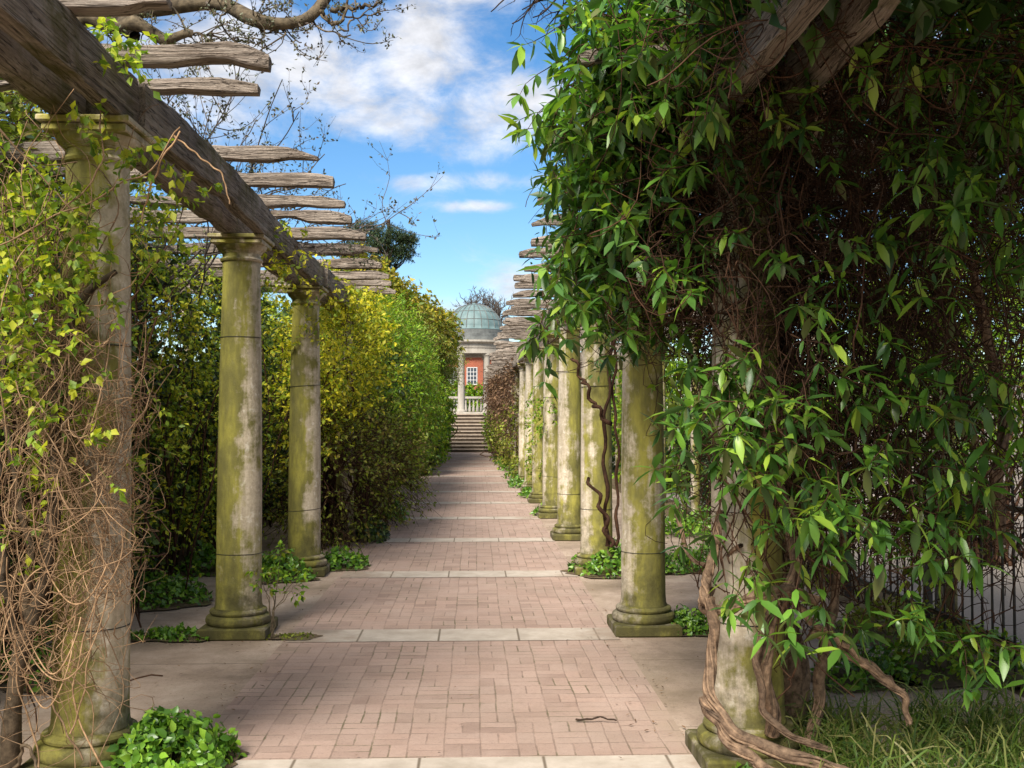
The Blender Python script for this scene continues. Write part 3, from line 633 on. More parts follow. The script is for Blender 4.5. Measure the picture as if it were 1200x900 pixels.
def clump(x, y, rx, ry, h, n, ll, mat='cover_leaf', label='', name='ground_cover_plant', group='ground cover clumps', detail=0, cat='plant', pts=None):
    t = thing(name, label, cat, (x, y, 0), group)
    lb, tb = MB(), MB()
    if y < 12 and h > .02:
        g_ = MB(); aa = np.linspace(0, 6.283, 41)[:-1]; er = 1.12+.12*np.sin(3*aa+x)+.10*np.sin(5*aa+y)+.07*np.sin(11*aa)+rng.normal(size=40)*.03
        g_.add(np.vstack([[0, 0, .0125], np.stack([er*rx*np.cos(aa), er*ry*np.sin(aa), np.full(40, .0125)], -1)]), [(0, 1+i, 1+(i+1) % 40) for i in range(40)]); g_.build('soil', M['earth'], t)
    a = rng.uniform(0, 6.283, n); q = rng.random(n)**.55; edge = 1+.18*np.sin(3*a+x)+.12*np.sin(5*a+y)
    P = np.stack([q*edge*np.cos(a)*rx, q*edge*np.sin(a)*ry, np.zeros(n)], -1); hh = h*np.sqrt(np.clip(1-q**2, 0.03, 1))*(1+.18*vnoise(P, 9, int(abs(x*10))))
    P[:, 2] = hh*rng.uniform(.35, 1, n)
    out_ = np.stack([np.cos(a)*q, np.sin(a)*q, 1.2-q], -1)
    s = rng.uniform(.6, 1.25, n); A = norm(out_*.5 + rdir(n)*.9 + np.array([0, 0, -.1])); Nn = norm(out_ + rdir(n)*.5)
    leaves(lb, P, A, Nn, ll*s, ll*.62*s, detail, .2, .14); lb.build('leaves', M[mat], t)
    k = rng.integers(0, n, max(20, n//14)); B = P[k]*np.array([.4, .4, 0]); tubes(tb, wander(B, P[k], 6, .08), .0022, 3); tb.build('stem', M['olive_stem'] if 'olive_stem' in M else M['straw'], t)
    return t
M['olive_stem'] = bark_mat('green_stem', (.06, .08, .02), (.14, .15, .04))

# ------------------------------------------------------------------ left side: hedge seen between the columns
def wall_climber(label, y0, y1, seed, leafmats, n, xb=-3.0, top=3.35):
    t = thing('climbing_shrub', label, 'shrub', (xb-.4, (y0+y1)/2, 0), 'climbing shrubs against the left wall'); off = np.array([xb-.4, (y0+y1)/2, 0])
    dark, tw, st_ = MB(), MB(), MB()
    nn = n*2; P = inbox(nn, xb-.75, xb+.02, y0, y1, .25, top); u = vnoise(P, 1.3, seed); P[:, 0] += .22*u; P[:, 2] += .15*vnoise(P, 2, seed+5)
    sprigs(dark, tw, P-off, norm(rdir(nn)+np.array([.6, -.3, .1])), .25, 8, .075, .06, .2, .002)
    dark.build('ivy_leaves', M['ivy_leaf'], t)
    for j, lm in enumerate(leafmats):
        lb = MB(); P = inbox(n, xb-.35, xb+.28, y0, y1, .35, top+.15); u = vnoise(P, 1.5, seed+11+j); P = P[u > (-.15 + .22*j)]; P[:, 0] += .18*vnoise(P, 1.6, seed+2)
        sprigs(lb, tw, P-off, norm(rdir(len(P))+np.array([.9, -.5, .2])), rng.uniform(.15, .45, len(P)), 8, .05, .028, .3, .0018)
        lb.build('leaves', M[lm], t)
    tw.build('twigs', M['brown_twig'], t)
    k = 26; B = inbox(k, xb-.3, xb+.05, y0, y1, -.03, 0); E = B + inbox(k, -.4, .3, -.8, .8, 1.2, 3.2)
    tubes(st_, wander(B, E, 14, .07)-off, np.linspace(.016, .005, 14)[None, :], 5); st_.build('stem', M['brown_twig'], t, True)
wall_climber('ivy and pale spring leaves on the wall left of the vine wrapped column', 3.4, 8.4, 1, ['spring_leaf'], 900)
wall_climber('yellow green leafy hedge between the first and second left columns', 8.4, 13.2, 2, ['spring_leaf', 'spring_leaf', 'yellow_leaf'], 1100)
wall_climber('dark hedge flecked yellow between the second and third left columns', 13.2, 18.5, 3, ['spring_leaf', 'yellow_leaf'], 900)

shrub('rambling_rose', 'brown and green rambler heaped on the rafters at top left', 'climber', (-3.7, 7.4), [(-3.5, 6.6, 3.6), (-3.9, 8.6, 3.8), (-3.3, 5.6, 3.3), (-4.0, 11, 3.6)], [(.55, .9, .55), (.7, 1.2, .6), (.5, .6, .5), (.7, 1.3, .6)], 1800, 7, .07, .045, 'olive_leaf', slen=.5, stems=30, gap=.5, inner=.1, up=.1, seed=19, sr=.004, core=300)
# taller shrubs beyond the third column, one after another along the path
shrub('forsythia_bush', 'yellow flowered bush around the last free left column', 'shrub', (-2.1, 13.6), [(-1.6, 12.7, 2.45), (-1.8, 13.9, 2.85), (-2.05, 15.4, 2.7), (-1.95, 12.2, 1.9)], [(.48, .6, .8), (.45, .7, .65), (.5, .8, .7), (.4, .6, .8)], 1500, 9, .065, .035, 'yellow_leaf', slen=.4, stems=12, gap=.25, inner=.2, up=.6, seed=11)
shrub('twiggy_bush', 'bare brown tangle of arching stems under the yellow bush', 'shrub', (-1.9, 14.6), [(-1.75, 12.9, 1.05), (-1.55, 15.4, 1.0)], [(.5, 1.0, 1.0), (.6, 1.2, 1.0)], 2300, 5, .06, .035, 'olive_leaf', slen=.55, stems=50, gap=.1, inner=.15, up=.0, seed=12, sr=.005)
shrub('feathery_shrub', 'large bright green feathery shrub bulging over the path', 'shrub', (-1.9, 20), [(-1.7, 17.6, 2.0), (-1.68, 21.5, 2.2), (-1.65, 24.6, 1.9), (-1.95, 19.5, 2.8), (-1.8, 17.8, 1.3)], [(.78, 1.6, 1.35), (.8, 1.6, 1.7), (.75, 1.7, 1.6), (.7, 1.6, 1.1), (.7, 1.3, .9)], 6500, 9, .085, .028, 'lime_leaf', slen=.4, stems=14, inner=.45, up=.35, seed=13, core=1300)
shrub('ivy_column', 'dark green ivy covered pillar beside the path', 'shrub', (-1.65, 29), (-1.62, 29, 1.35), (.5, 1.0, 1.55), 1500, 8, .12, .09, 'ivy_leaf', slen=.25, stems=6, inner=.5, seed=14)
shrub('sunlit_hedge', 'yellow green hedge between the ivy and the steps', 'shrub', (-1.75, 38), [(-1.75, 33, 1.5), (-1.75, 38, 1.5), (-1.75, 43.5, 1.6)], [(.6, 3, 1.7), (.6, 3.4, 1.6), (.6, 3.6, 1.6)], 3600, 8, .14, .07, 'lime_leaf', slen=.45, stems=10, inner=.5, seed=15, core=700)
shrub('wiry_hedge', 'brownish olive wiry hedge crown leaning towards the temple', 'shrub', (-2.0, 42), [(-1.95, 38, 4.0), (-1.75, 43, 3.9), (-2.2, 32, 3.9)], [(.9, 3, 1.0), (.85, 3, 1.0), (.8, 2.4, .9)], 4200, 8, .12, .035, 'olive_leaf', slen=.7, stems=10, inner=.4, seed=16, core=500)
shrub('golden_tree', 'small tree with amber and yellow leaves above the hedge', 'tree', (-2.9, 31), [(-3.0, 31, 4.6), (-2.3, 33, 4.4), (-3.4, 29.5, 5.0), (-1.9, 36, 4.5), (-1.5, 39, 4.9)], [(1.1, 1.5, 1.4), (.9, 1.4, 1.2), (.8, 1.3, 1.2), (.9, 1.4, 1.0), (.8, 1.3, .7)], 3600, 8, .17, .085, 'amber_leaf', slen=.55, stems=12, gap=.5, inner=.3, up=.6, seed=17, core=300)
shrub('overgrown_hedge', 'mixed dark hedge filling the left side behind the shrubs', 'hedge', (-3.2, 26), [(-3.3, 20, 1.6), (-3.3, 27, 1.6), (-3.3, 35, 1.8), (-3.3, 43, 1.8)], [(.9, 4, 2.0), (.9, 4.5, 2.1), (.9, 5, 2.4), (.9, 5, 2.4)], 3600, 8, .16, .11, 'ivy_leaf', slen=.4, stems=10, inner=.4, seed=18)

# pine behind
def limb_tree(name, label, base, top, trunk_r, limbs, mat, cat='tree'):
    t = thing(name, label, cat, tuple(base)); off = np.array(base, float)
    mb = MB(); tubes(mb, (wander(np.array([base], float), np.array([top], float), 18, .015)-off), np.linspace(trunk_r, trunk_r*.35, 18)[None, :], 8); mb.build('trunk', M[mat], t, True)
    return t, off
t, off = limb_tree('pine_tree', 'dark pine crown rising behind the rafter ends', (-3.3, 33, 0), (-2.75, 33, 8.0), .16, None, 'dark_twig')
lb, tb = MB(), MB()
for c_, r_ in (((-2.75, 33, 7.5), (.62, .8, .32)), ((-3.15, 33, 7.15), (.6, .7, .28)), ((-2.3, 33, 6.95), (.45, .5, .25)), ((-2.9, 33, 6.6), (.5, .6, .2)), ((-3.6, 33.2, 7.7), (.6, .6, .3)), ((-2.15, 33, 7.35), (.35, .5, .2)), ((-3.9, 33, 7.0), (.5, .6, .3))):
    P, d = blob_points(340, c_, r_, inner=.1, seed=21); sprigs(lb, tb, P-off, norm(rdir(len(P))+np.array([0, 0, .3])), .16, 12, .075, .02, .0, .003)
    tubes(tb, wander(np.tile(np.array([[-2.8, 33, c_[2]-.8]]), (6, 1)), P[:6], 8, .06)-off, np.linspace(.04, .01, 8)[None, :], 4)
lb.build('needles', M['pine_leaf'], t); tb.build('branches', M['dark_twig'], t)

def branchy(tb, start, ends, r0, r1, sub, sublen, subr, amp=.05, K=16, subK=7, grav=-.15, off=np.zeros(3), third=0, bud=None, budsize=.02):
    start = np.atleast_2d(start); ends = np.atleast_2d(ends)
    if len(start) == 1: start = np.tile(start, (len(ends), 1))
    Cv = wander(start, ends, K, amp); tubes(tb, Cv-off, np.linspace(r0, r1, K)[None, :], 6)
    n = len(Cv)
    t_ = rng.uniform(.15, 1, (n, sub)); i = np.clip((t_*(K-1)).astype(int), 0, K-2); Q = Cv[np.arange(n)[:, None], i].reshape(-1, 3)
    T = norm(Cv[np.arange(n)[:, None], i+1]-Cv[np.arange(n)[:, None], i]).reshape(-1, 3)
    D = norm(T*.7+rdir(len(Q))*.9+np.array([0, 0, .25])); S2 = droop_curves(Q, D, rng.uniform(.4, 1.1, len(Q))*sublen, subK, grav)
    tubes(tb, S2-off, np.linspace(subr, subr*.3, subK)[None, :], 4)
    last = S2
    if third:
        j = rng.integers(1, subK-1, (len(S2), third)); Q = S2[np.arange(len(S2))[:, None], j].reshape(-1, 3); T = norm(S2[np.arange(len(S2))[:, None], j+1]-S2[np.arange(len(S2))[:, None], j]).reshape(-1, 3)
        D = norm(T*.8+rdir(len(Q))*.8); S3 = droop_curves(Q, D, rng.uniform(.3, 1, len(Q))*sublen*.45, 5, grav); tubes(tb, S3-off, np.linspace(subr*.5, subr*.2, 5)[None, :], 3)
    if bud is not None:
        for S_ in ([S2, S3] if third else [S2]):
            nb = 6; tt = rng.integers(1, S_.shape[1], (len(S_), nb)); Q = S_[np.arange(len(S_))[:, None], tt].reshape(-1, 3); Q = Q + rng.normal(size=Q.shape)*sublen*.02
            A = rdir(len(Q), .5); leaves(bud, Q-off, A, rdir(len(Q)), budsize*rng.uniform(.6, 1.3, len(Q)), budsize*.55, 0)
    return last

# bare tree behind the dome
t, off = limb_tree('bare_tree', 'leafless rounded tree standing behind the dome', (1.3, 92, 1.8), (1.25, 92, 9.6), .2, None, 'grey_twig')
tb = MB(); a = np.linspace(0, 6.28, 15)[:-1]
E = np.stack([1.2+2.0*np.cos(a)*rng.uniform(.6, 1, 14), 92+1.6*np.sin(a), 11.6+.9*np.sin(a*2+.5)*.4 + rng.uniform(-.7, .9, 14)], -1)
branchy(tb, np.array([1.25, 92, 9.2]), E, .09, .035, 14, 1.5, .045, .05, off=off, third=9); tb.build('branches', M['grey_twig'], t, True)

# budding shrub behind the left rafters
t = thing('budding_tree', 'bare budding tree spraying fine twigs over the left rafters', 'tree', (-3.9, 9.6, 0)); off = np.array([-3.9, 9.6, 0.])
tb, bb = MB(), MB()
tubes(tb, wander(np.array([[-3.9, 9.6, -.03]]), np.array([[-3.5, 9.6, 3.0]]), 12, .02)-off, np.linspace(.05, .02, 12)[None, :], 8)
tubes(tb, wander(np.tile([[-3.6, 9.6, 2.2]], (6, 1)), np.array([at(190+12*q, 350-14*q, 9.4) for q in range(6)]), 12, .05)-off, np.linspace(.018, .009, 12)[None, :], 6)
E = np.array([at(x, y, D) for x, y, D in [(480, 240, 9.5), (455, 262, 9.8), (380, 180, 9), (330, 92, 8.8), (300, 140, 8.6), (250, 120, 8.5), (405, 215, 9.4), (225, 150, 8.6), (350, 130, 9), (430, 300, 10), (280, 80, 8.6), (200, 110, 8.4), (435, 268, 9.6), (360, 215, 9.2)]])
branchy(tb, np.array([at(190+60*rng.random(), 360-110*rng.random(), 9.3+.5*rng.random()) for _ in E]), E, .009, .004, 9, .55, .005, .04, off=off, third=3, bud=bb, budsize=.036, grav=-.25)
tb.build('branches', M['grey_twig'], t, True); bb.build('buds', M['bud'], t)

# gnarled limb lying across the top of the pergola at the left
t = thing('gnarled_climber', 'thick gnarled wisteria limbs crossing the sky above the left pergola', 'climber', (-2.0, 5.2, 3.3)); off = np.array([-2.0, 5.2, 3.3])
tb, bb = MB(), MB()
def path_tube(tb, pts, r, K=40, amp=.03, m=8, off=np.zeros(3)):
    pts = np.array(pts, float); s = np.concatenate([[0], np.cumsum(np.linalg.norm(np.diff(pts, axis=0), axis=1))]); u = np.linspace(0, s[-1], K)
    P = np.stack([np.interp(u, s, pts[:, i]) for i in range(3)], -1)
    for _ in range(3): P[1:-1] = (P[:-2]+2*P[1:-1]+P[2:])/4
    P[1:-1] += (np.sin(np.linspace(0, 18, K))[:, None]*rng.normal(size=3)*amp + np.sin(np.linspace(0, 37, K))[:, None]*rng.normal(size=3)*amp*.5)[1:-1]
    rr_ = np.interp(u, s, np.linspace(r[0], r[1], len(pts)))*(1+.12*np.sin(np.linspace(0, 30, K)+rng.uniform(0, 6)))
    tubes(tb, P[None]-off, rr_[None], m); return P
path_tube(tb, [at(20, -40, 5.6), at(95, 5, 5.4), at(150, 14, 5.3), at(210, 4, 5.2), at(262, 6, 5.1), at(318, 26, 5.0), at(362, 22, 5.0), at(380, 0, 5.0), at(392, -40, 5.0)], (.05, .022), 50, .012, 9, off)
path_tube(tb, [at(60, 30, 5.0), at(120, 26, 5.0), at(160, 32, 5.0), at(185, 40, 5.0), at(212, 46, 5.0), at(225, 40, 5.0)], (.045, .018), 34, .01, 9, off)
path_tube(tb, [at(140, 18, 5.1), at(150, 34, 5.05), at(158, 44, 5.0)], (.05, .03), 14, .004, 9, off)
path_tube(tb, [at(372, 10, 5.0), at(392, 28, 5.0), at(402, 20, 5.0), at(406, -10, 5.0)], (.012, .006), 20, .01, 6, off)
path_tube(tb, [at(386, 8, 5.0), at(430, 4, 5.0), at(452, -5, 5.0)], (.014, .005), 20, .01, 6, off)
path_tube(tb, [at(375, 15, 5.0), at(404, 35, 5.0), at(412, 18, 5.0), at(418, -10, 5)], (.006, .004), 20, .01, 6, off)
S0 = np.array([at(x, y, 5.05) for x, y in [(150, 12), (200, 8), (262, 8), (300, 20), (330, 26), (365, 20), (180, 38), (210, 44), (240, 6), (390, 10), (280, 10), (120, 8)]])
E = np.array([at(x, y, 5.0) for x, y in [(190, 60), (240, 45), (285, 60), (352, 48), (300, 62), (410, 38), (230, 62), (262, 40), (300, -10), (445, 12), (310, 30), (140, 60)]])
branchy(tb, S0, E, .006, .003, 7, .28, .0035, .12, off=off, third=3, bud=bb, budsize=.02, grav=.0)
tb.build('branches', M['limb_bark'], t, True); bb.build('buds', M['bud'], t)
# thin old vine twigs over the path at the top, growing from the right mass
t = thing('bare_vine', 'fine dark leafless vine shoots hanging into the sky at top centre', 'climber', (.6, 5.0, 3.6)); off = np.array([.6, 5., 3.6]); tb = MB()
S0 = np.array([at(700, -60, 5.0)]); E = np.array([at(x, y, 5.0) for x, y in [(575, 8), (600, 22), (625, 14), (590, -12), (640, 28), (612, 5)]])
branchy(tb, S0, E, .008, .003, 8, .2, .003, .06, off=off, third=2, grav=.1); tb.build('branches', M['dark_twig'], t, True)

# ------------------------------------------------------------------ the vine around the nearest left column
t = thing('dry_vine', 'tangle of straw coloured leafless vines wound around the nearest left column', 'climber', (-1.95, 4.6, 0)); off = np.array([-1.95, 4.6, 0.])
tb = MB(); cxl, cyl = XL, 4.78
# loops hanging from high on the column, bundle at (90, 380), then spreading
hub = at(78, 385, 4.55)
SLO, SHI = (-2.6, 4.05, .04), (-1.36, 5.2, 3.3)
def straw(S0, E, K, amp, ra, rb):
    Cv = keep(wander(S0, E, K, amp), SLO, SHI); tubes(tb, Cv-off, rng.uniform(ra, rb, (len(Cv), 1))*np.linspace(1.2, .7, K)[None, :], 5)
n = 80; S0 = hub + rng.normal(size=(n, 3))*np.array([.05, .05, .22]); E = np.stack([rng.uniform(-2.2, -1.5, n), rng.uniform(4.35, 4.6, n), rng.uniform(.1, 1.4, n)], -1)
straw(S0, E, 30, .13, .0012, .0032)
n = 45; S0 = hub + rng.normal(size=(n, 3))*np.array([.06, .05, .15]); E = np.stack([rng.uniform(-2.35, -1.45, n), rng.uniform(4.3, 5.0, n), rng.uniform(2.1, 3.1, n)], -1)
straw(S0, E, 26, .12, .0016, .0035)
n = 330; A_ = np.stack([rng.normal(-1.78, .14, n), rng.uniform(4.35, 4.6, n), rng.uniform(.5, 2.1, n)], -1); B_ = A_ + rng.normal(size=(n, 3))*np.array([.16, .08, .30])
straw(A_, B_, 22, .45, .0009, .0021)
n = 150; A_ = np.stack([rng.normal(-1.56, .05, n), rng.uniform(4.4, 4.75, n), rng.uniform(.9, 1.75, n)], -1); B_ = A_ + rng.normal(size=(n, 3))*np.array([.06, .12, .25])
straw(A_, B_, 20, .5, .001, .0022)
for k in range(4):     # big loose loops in front
    a = np.linspace(rng.uniform(0, 3), rng.uniform(4, 7), 26); r = rng.uniform(.1, .26); c_ = np.array([rng.uniform(-1.95, -1.55), rng.uniform(4.25, 4.5), rng.uniform(.6, 1.2)])
    Pp = np.stack([c_[0]+r*.8*np.cos(a), c_[1]+.06*np.sin(2*a), c_[2]+r*1.5*np.sin(a)], -1); tubes(tb, Pp[None]-off, .003, 6)
for pts in ([(110, 880), (75, 820), (70, 760), (100, 690), (112, 660)], [(140, 900), (105, 840), (95, 800), (110, 740), (125, 690), (155, 650), (150, 620)], [(95, 850), (112, 800), (118, 720), (132, 660), (120, 600)],
            [(0, 292), (60, 262), (120, 232), (180, 200), (212, 150)], [(72, 255), (110, 218), (124, 190), (118, 120)], [(212, 155), (190, 190), (172, 240), (170, 262)], [(205, 160), (235, 185), (262, 205), (270, 240)], [(0, 150), (45, 200), (90, 250), (110, 270)],
            [(60, 890), (50, 840), (20, 720), (12, 640), (30, 560)]):
    path_tube(tb, [at(x, y, 4.4 if x < 180 else 4.2) for x, y in pts], (.0042, .003), 30, .006, 6, off)
tb.build('dry_stems', M['straw'], t, True)
tb = MB()   # woody trunk at far left and dark limbs
for pts, r in (([at(28, 905, 4.55), at(30, 820, 4.5), at(38, 750, 4.5), at(62, 690, 4.5), at(75, 600, 4.5), at(72, 480, 4.55), at(85, 390, 4.55), at(105, 340, 4.55), at(140, 320, 4.5)], (.042, .013)),
               ([at(40, 760, 4.5), at(20, 680, 4.45), at(8, 600, 4.4), at(5, 470, 4.4)], (.024, .012)), ([at(40, 755, 4.5), at(48, 640, 4.5), at(20, 520, 4.6), at(10, 400, 4.7)], (.02, .01)),
               ([at(30, 900, 4.4), at(45, 860, 4.35), at(70, 905, 4.3)], (.008, .006))):
    path_tube(tb, pts, r, 36, .008, 8, off)
tb.build('trunk', M['vine_trunk'], t, True)
tb = MB(); n = 160; A_ = np.stack([rng.uniform(-2.6, -1.9, n), rng.uniform(4.6, 6.2, n), rng.uniform(.1, 2.3, n)], -1); B_ = A_+rng.normal(size=(n, 3))*np.array([.3, .3, .7])
Cv = keep(wander(A_, B_, 16, .15), SLO, (-1.6, 7, 3)); tubes(tb, Cv-off, rng.uniform(.002, .006, (len(Cv), 1)), 4); tb.build('brown_shoots', M['brown_twig'], t, True)
lb, t2 = MB(), MB()
for (px, py, rx, ry, D_a, D_b, n_) in [(70, 300, 50, 60, 4.3, 4.7, 40), (40, 330, 60, 110, 4.3, 5.4, 190), (60, 380, 50, 60, 4.2, 4.5, 30), (60, 470, 60, 60, 4.2, 4.6, 40), (118, 155, 28, 16, 4.45, 4.6, 10), (30, 450, 50, 70, 4.5, 5.4, 36), (70, 560, 70, 60, 4.3, 4.8, 22), (190, 260, 50, 60, 4.6, 5.6, 36), (110, 240, 30, 30, 4.4, 4.6, 10), (50, 640, 70, 50, 4.5, 5.2, 14), (128, 60, 22, 22, 4.3, 4.6, 22), (30, 250, 40, 60, 4.6, 5.5, 60), (180, 180, 20, 30, 4.2, 4.6, 10)]:
    for _ in range(n_):
        p_ = at(px+rng.normal()*rx*.55, py+rng.normal()*ry*.55, rng.uniform(D_a, D_b)); sprigs(lb, t2, p_[None]-off, rdir(1)*.8+np.array([[.1, -.2, .1]]), .18, 9, .046, .028, .3, .0014)
lb.build('leaves', M['spring_leaf'], t); t2.build('leaf_shoots', M['olive_stem'], t)

# leaves on the caps of the second and third columns
t = thing('leafy_climber', 'thin climber with yellow leaves hanging over the third left column cap', 'climber', (-1.7, 10.6, 2.9)); off = np.array([-1.7, 10.6, 2.9]); lb, tb = MB(), MB()
P = np.concatenate([inbox(80, -2.0, -1.2, 10.2, 11.2, 2.2, 3.2), inbox(70, -1.9, -1.1, 11.5, 13, 2.0, 3.2), inbox(40, -1.65, -1.5, 7.9, 9.5, 2.7, 3.1)])
sprigs(lb, tb, P-off, rdir(len(P)), .3, 9, .055, .03, .3, .002); lb.build('leaves', M['yellow_leaf'], t); tb.build('stem', M['brown_twig'], t)
t = thing('leafy_climber', 'pale spring leaf sprays behind and between the left columns', 'climber', (-2.4, 8.5, 0)); off = np.array([-2.4, 8.5, 0.]); lb, tb = MB(), MB()
P = inbox(420, -2.9, -2.1, 6.8, 12.2, .9, 3.0); P = P[vnoise(P, 1.7, 5) > .1]
sprigs(lb, tb, P-off, norm(rdir(len(P))+np.array([.2, 0, .4])), .35, 9, .048, .027, .3, .002)
B_ = inbox(16, -2.95, -2.5, 7, 12, -.02, 0); tubes(tb, wander(B_, B_+inbox(16, 0, .5, -.5, .5, 1.5, 2.8), 12, .05)-off, .008, 5); lb.build('leaves', M['spring_leaf'], t); tb.build('stem', M['brown_twig'], t)

# sapling beside the second left column
t = thing('sapling', 'thin forked sapling with fresh leaves beside the second left column', 'plant', (-1.43, 7.55, 0)); off = np.array([-1.43, 7.55, 0.]); tb, lb = MB(), MB()
f0 = at(324, 748, 7.5)
for x, y in [(310, 668), (320, 672), (345, 690), (332, 650), (352, 672), (316, 690)]:
    P = path_tube(tb, [f0, at(324+rng.normal()*2, 715, 7.5), at(x, y, 7.5)], (.006, .002), 14, .006, 5, off)
    sprigs(lb, tb, np.tile(P[-1]-off, (4, 1)), norm(rdir(4)+np.array([0, 0, .4])), .12, 7, .05, .026, .2, .0013)
tb.build('stem', M['limb_bark'], t, True); lb.build('leaves', M['lime_leaf'], t)

# ------------------------------------------------------------------ the leafy vine on the nearest right column
def px_points(regs):
    out_ = []
    for (px, py, rx, ry, Da, Db, n_) in regs:
        a = rng.uniform(0, 6.283, n_); q = np.sqrt(rng.random(n_)); D = rng.uniform(Da, Db, n_)
        out_.append(np.stack([(px+rx*q*np.cos(a)-555)*D/1200, D, EYE+(490-(py+ry*q*np.sin(a)))*D/1200], -1))
    return np.concatenate(out_)
t = thing('evergreen_vine', 'huge evergreen vine with glossy leaves smothering the nearest right column', 'climber', (1.6, 4.9, 0)); off = np.array([1.6, 4.9, 0.])
lb, tb = MB(), MB()
regs = [(718, 30, 55, 50, 4.4, 5.2, 66), (708, 110, 46, 60, 4.5, 5.2, 58), (695, 200, 38, 60, 4.6, 5.3, 46), (688, 290, 34, 55, 4.8, 5.5, 36), (706, 345, 42, 30, 4.9, 5.5, 22), (730, 250, 45, 60, 4.8, 5.3, 26), (770, 50, 60, 50, 4.2, 4.9, 62), (850, 30, 60, 40, 4.0, 4.6, 42),
        (740, 350, 40, 35, 4.7, 5.3, 9), (800, 290, 40, 50, 4.4, 4.8, 8), (835, 120, 30, 40, 4.2, 4.6, 12), (640, 385, 10, 25, 5.2, 5.4, 3), (795, 170, 40, 40, 4.4, 4.9, 12), (915, 20, 35, 30, 3.9, 4.2, 5), (1020, 25, 50, 30, 3.8, 4.2, 5),
        (1130, 50, 60, 60, 3.9, 4.4, 34), (1130, 150, 60, 60, 3.9, 4.5, 26), (1170, 110, 30, 100, 3.9, 4.4, 14), (920, 280, 50, 50, 4.1, 4.3, 6), (950, 180, 40, 50, 4.1, 4.3, 2), (1080, 250, 50, 60, 4.0, 4.4, 10), (1150, 300, 50, 40, 4.1, 4.6, 9), (1010, 350, 60, 45, 4.1, 4.4, 6),
        (840, 460, 40, 50, 4.3, 4.7, 15), (820, 545, 30, 40, 4.3, 4.6, 8), (930, 420, 60, 50, 4.0, 4.3, 16), (890, 510, 50, 50, 4.0, 4.3, 15), (960, 560, 60, 50, 4.0, 4.4, 15), (1050, 470, 70, 50, 4.0, 4.6, 16), (1140, 440, 60, 50, 4.0, 4.6, 14),
        (1080, 570, 80, 40, 4.0, 4.8, 12), (1000, 650, 60, 40, 4.0, 4.5, 9), (880, 625, 45, 45, 4.0, 4.3, 8), (1150, 620, 40, 60, 4.2, 4.8, 3), (1000, 720, 60, 25, 4.1, 4.5, 5), (1130, 740, 60, 30, 4.2, 4.7, 8), (800, 440, 18, 50, 4.6, 4.9, 5)]
P = px_points(regs)
whorls(lb, tb, P-off, norm(rdir(len(P))*.8+np.array([.1, -.5, -.2])), rng.uniform(.12, .32, len(P)), 6, .116, .036)
lb.build('leaves', M['vine_leaf'], t); tb.build('leaf_stalks', M['brown_twig'], t)
# smaller background leaves inside the thicket and roof of leaves on the right rafters, partly unseen and added for shade
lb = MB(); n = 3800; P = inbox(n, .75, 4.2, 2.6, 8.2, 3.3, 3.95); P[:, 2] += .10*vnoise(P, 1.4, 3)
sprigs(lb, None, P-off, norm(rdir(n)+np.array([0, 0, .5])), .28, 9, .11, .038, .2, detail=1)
n = 1700; P = inbox(n, .9, 4.2, 1.6, 4.0, 3.3, 4.0); sprigs(lb, None, P-off, norm(rdir(n)), .3, 9, .14, .07, .2)  # leaves out of view, added to shade the timbers and thicket
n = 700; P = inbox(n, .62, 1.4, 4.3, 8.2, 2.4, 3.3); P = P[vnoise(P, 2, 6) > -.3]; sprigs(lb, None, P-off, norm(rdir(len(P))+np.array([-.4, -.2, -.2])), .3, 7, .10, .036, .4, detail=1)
lb.build('canopy_shade_leaves', M['vine_leaf_dark'], t)
lb = MB(); P = np.concatenate([px_points([(1080, 520, 110, 140, 5.0, 7.0, 230), (930, 560, 90, 140, 4.9, 6.0, 120), (760, 300, 60, 70, 5.3, 6.6, 60), (1100, 300, 110, 100, 5.2, 7.4, 170), (860, 440, 60, 60, 5, 5.6, 60)])])
sprigs(lb, None, P-off, rdir(len(P)), .25, 8, .06, .028, .3); lb.build('small_leaves', M['lime_leaf'], t)
# brown tangle
tb = MB()
def tangle(n, b, spread, r=(.0013, .0036), amp=.26, K=14, m=3):
    A_ = inbox(n, *b); B_ = A_ + rng.normal(size=(n, 3))*np.array(spread); Cv = wander(A_, B_, K, amp)
    low = Cv[..., 2].min(1) < 1.9; k = ~(low & (Cv[..., 0].min(1) < 1.0)) & (Cv[..., 2].min(1) > .35) & (Cv[..., 0].min(1) > .35); Cv = Cv[k]
    tubes(tb, Cv-off, rng.uniform(*r, (len(Cv), 1)), m)
tangle(2600, (1.0, 3.9, 4.9, 8.2, 2.15, 3.5), (.35, .3, .3)); tangle(1300, (.75, 1.6, 4.5, 5.6, 2.0, 3.2), (.2, .2, .4)); tangle(900, (1.2, 2.2, 4.5, 5.6, 1.0, 2.4), (.2, .2, .5))
tangle(620, (1.6, 3.4, 4.7, 6.8, .6, 2.3), (.18, .2, .5)); tangle(260, (1.0, 1.6, 4.35, 4.8, .9, 2.4), (.12, .1, .6), (.002, .0045), .15, 12, 4)
tangle(650, (.95, 2.3, 4.15, 4.75, 1.9, 3.15), (.18, .12, .3)); tangle(700, (.8, 3.2, 3.5, 4.9, 2.85, 3.25), (.25, .25, .12)); tangle(700, (2.2, 4.2, 3.4, 5, 2.3, 3.4), (.25, .25, .3))
tangle(120, (1.5, 2.5, 4.2, 4.6, .9, 3.0), (.1, .1, .8), (.002, .0045), .12, 14, 4)
tb.build('tangled_twigs', M['brown_twig'], t)
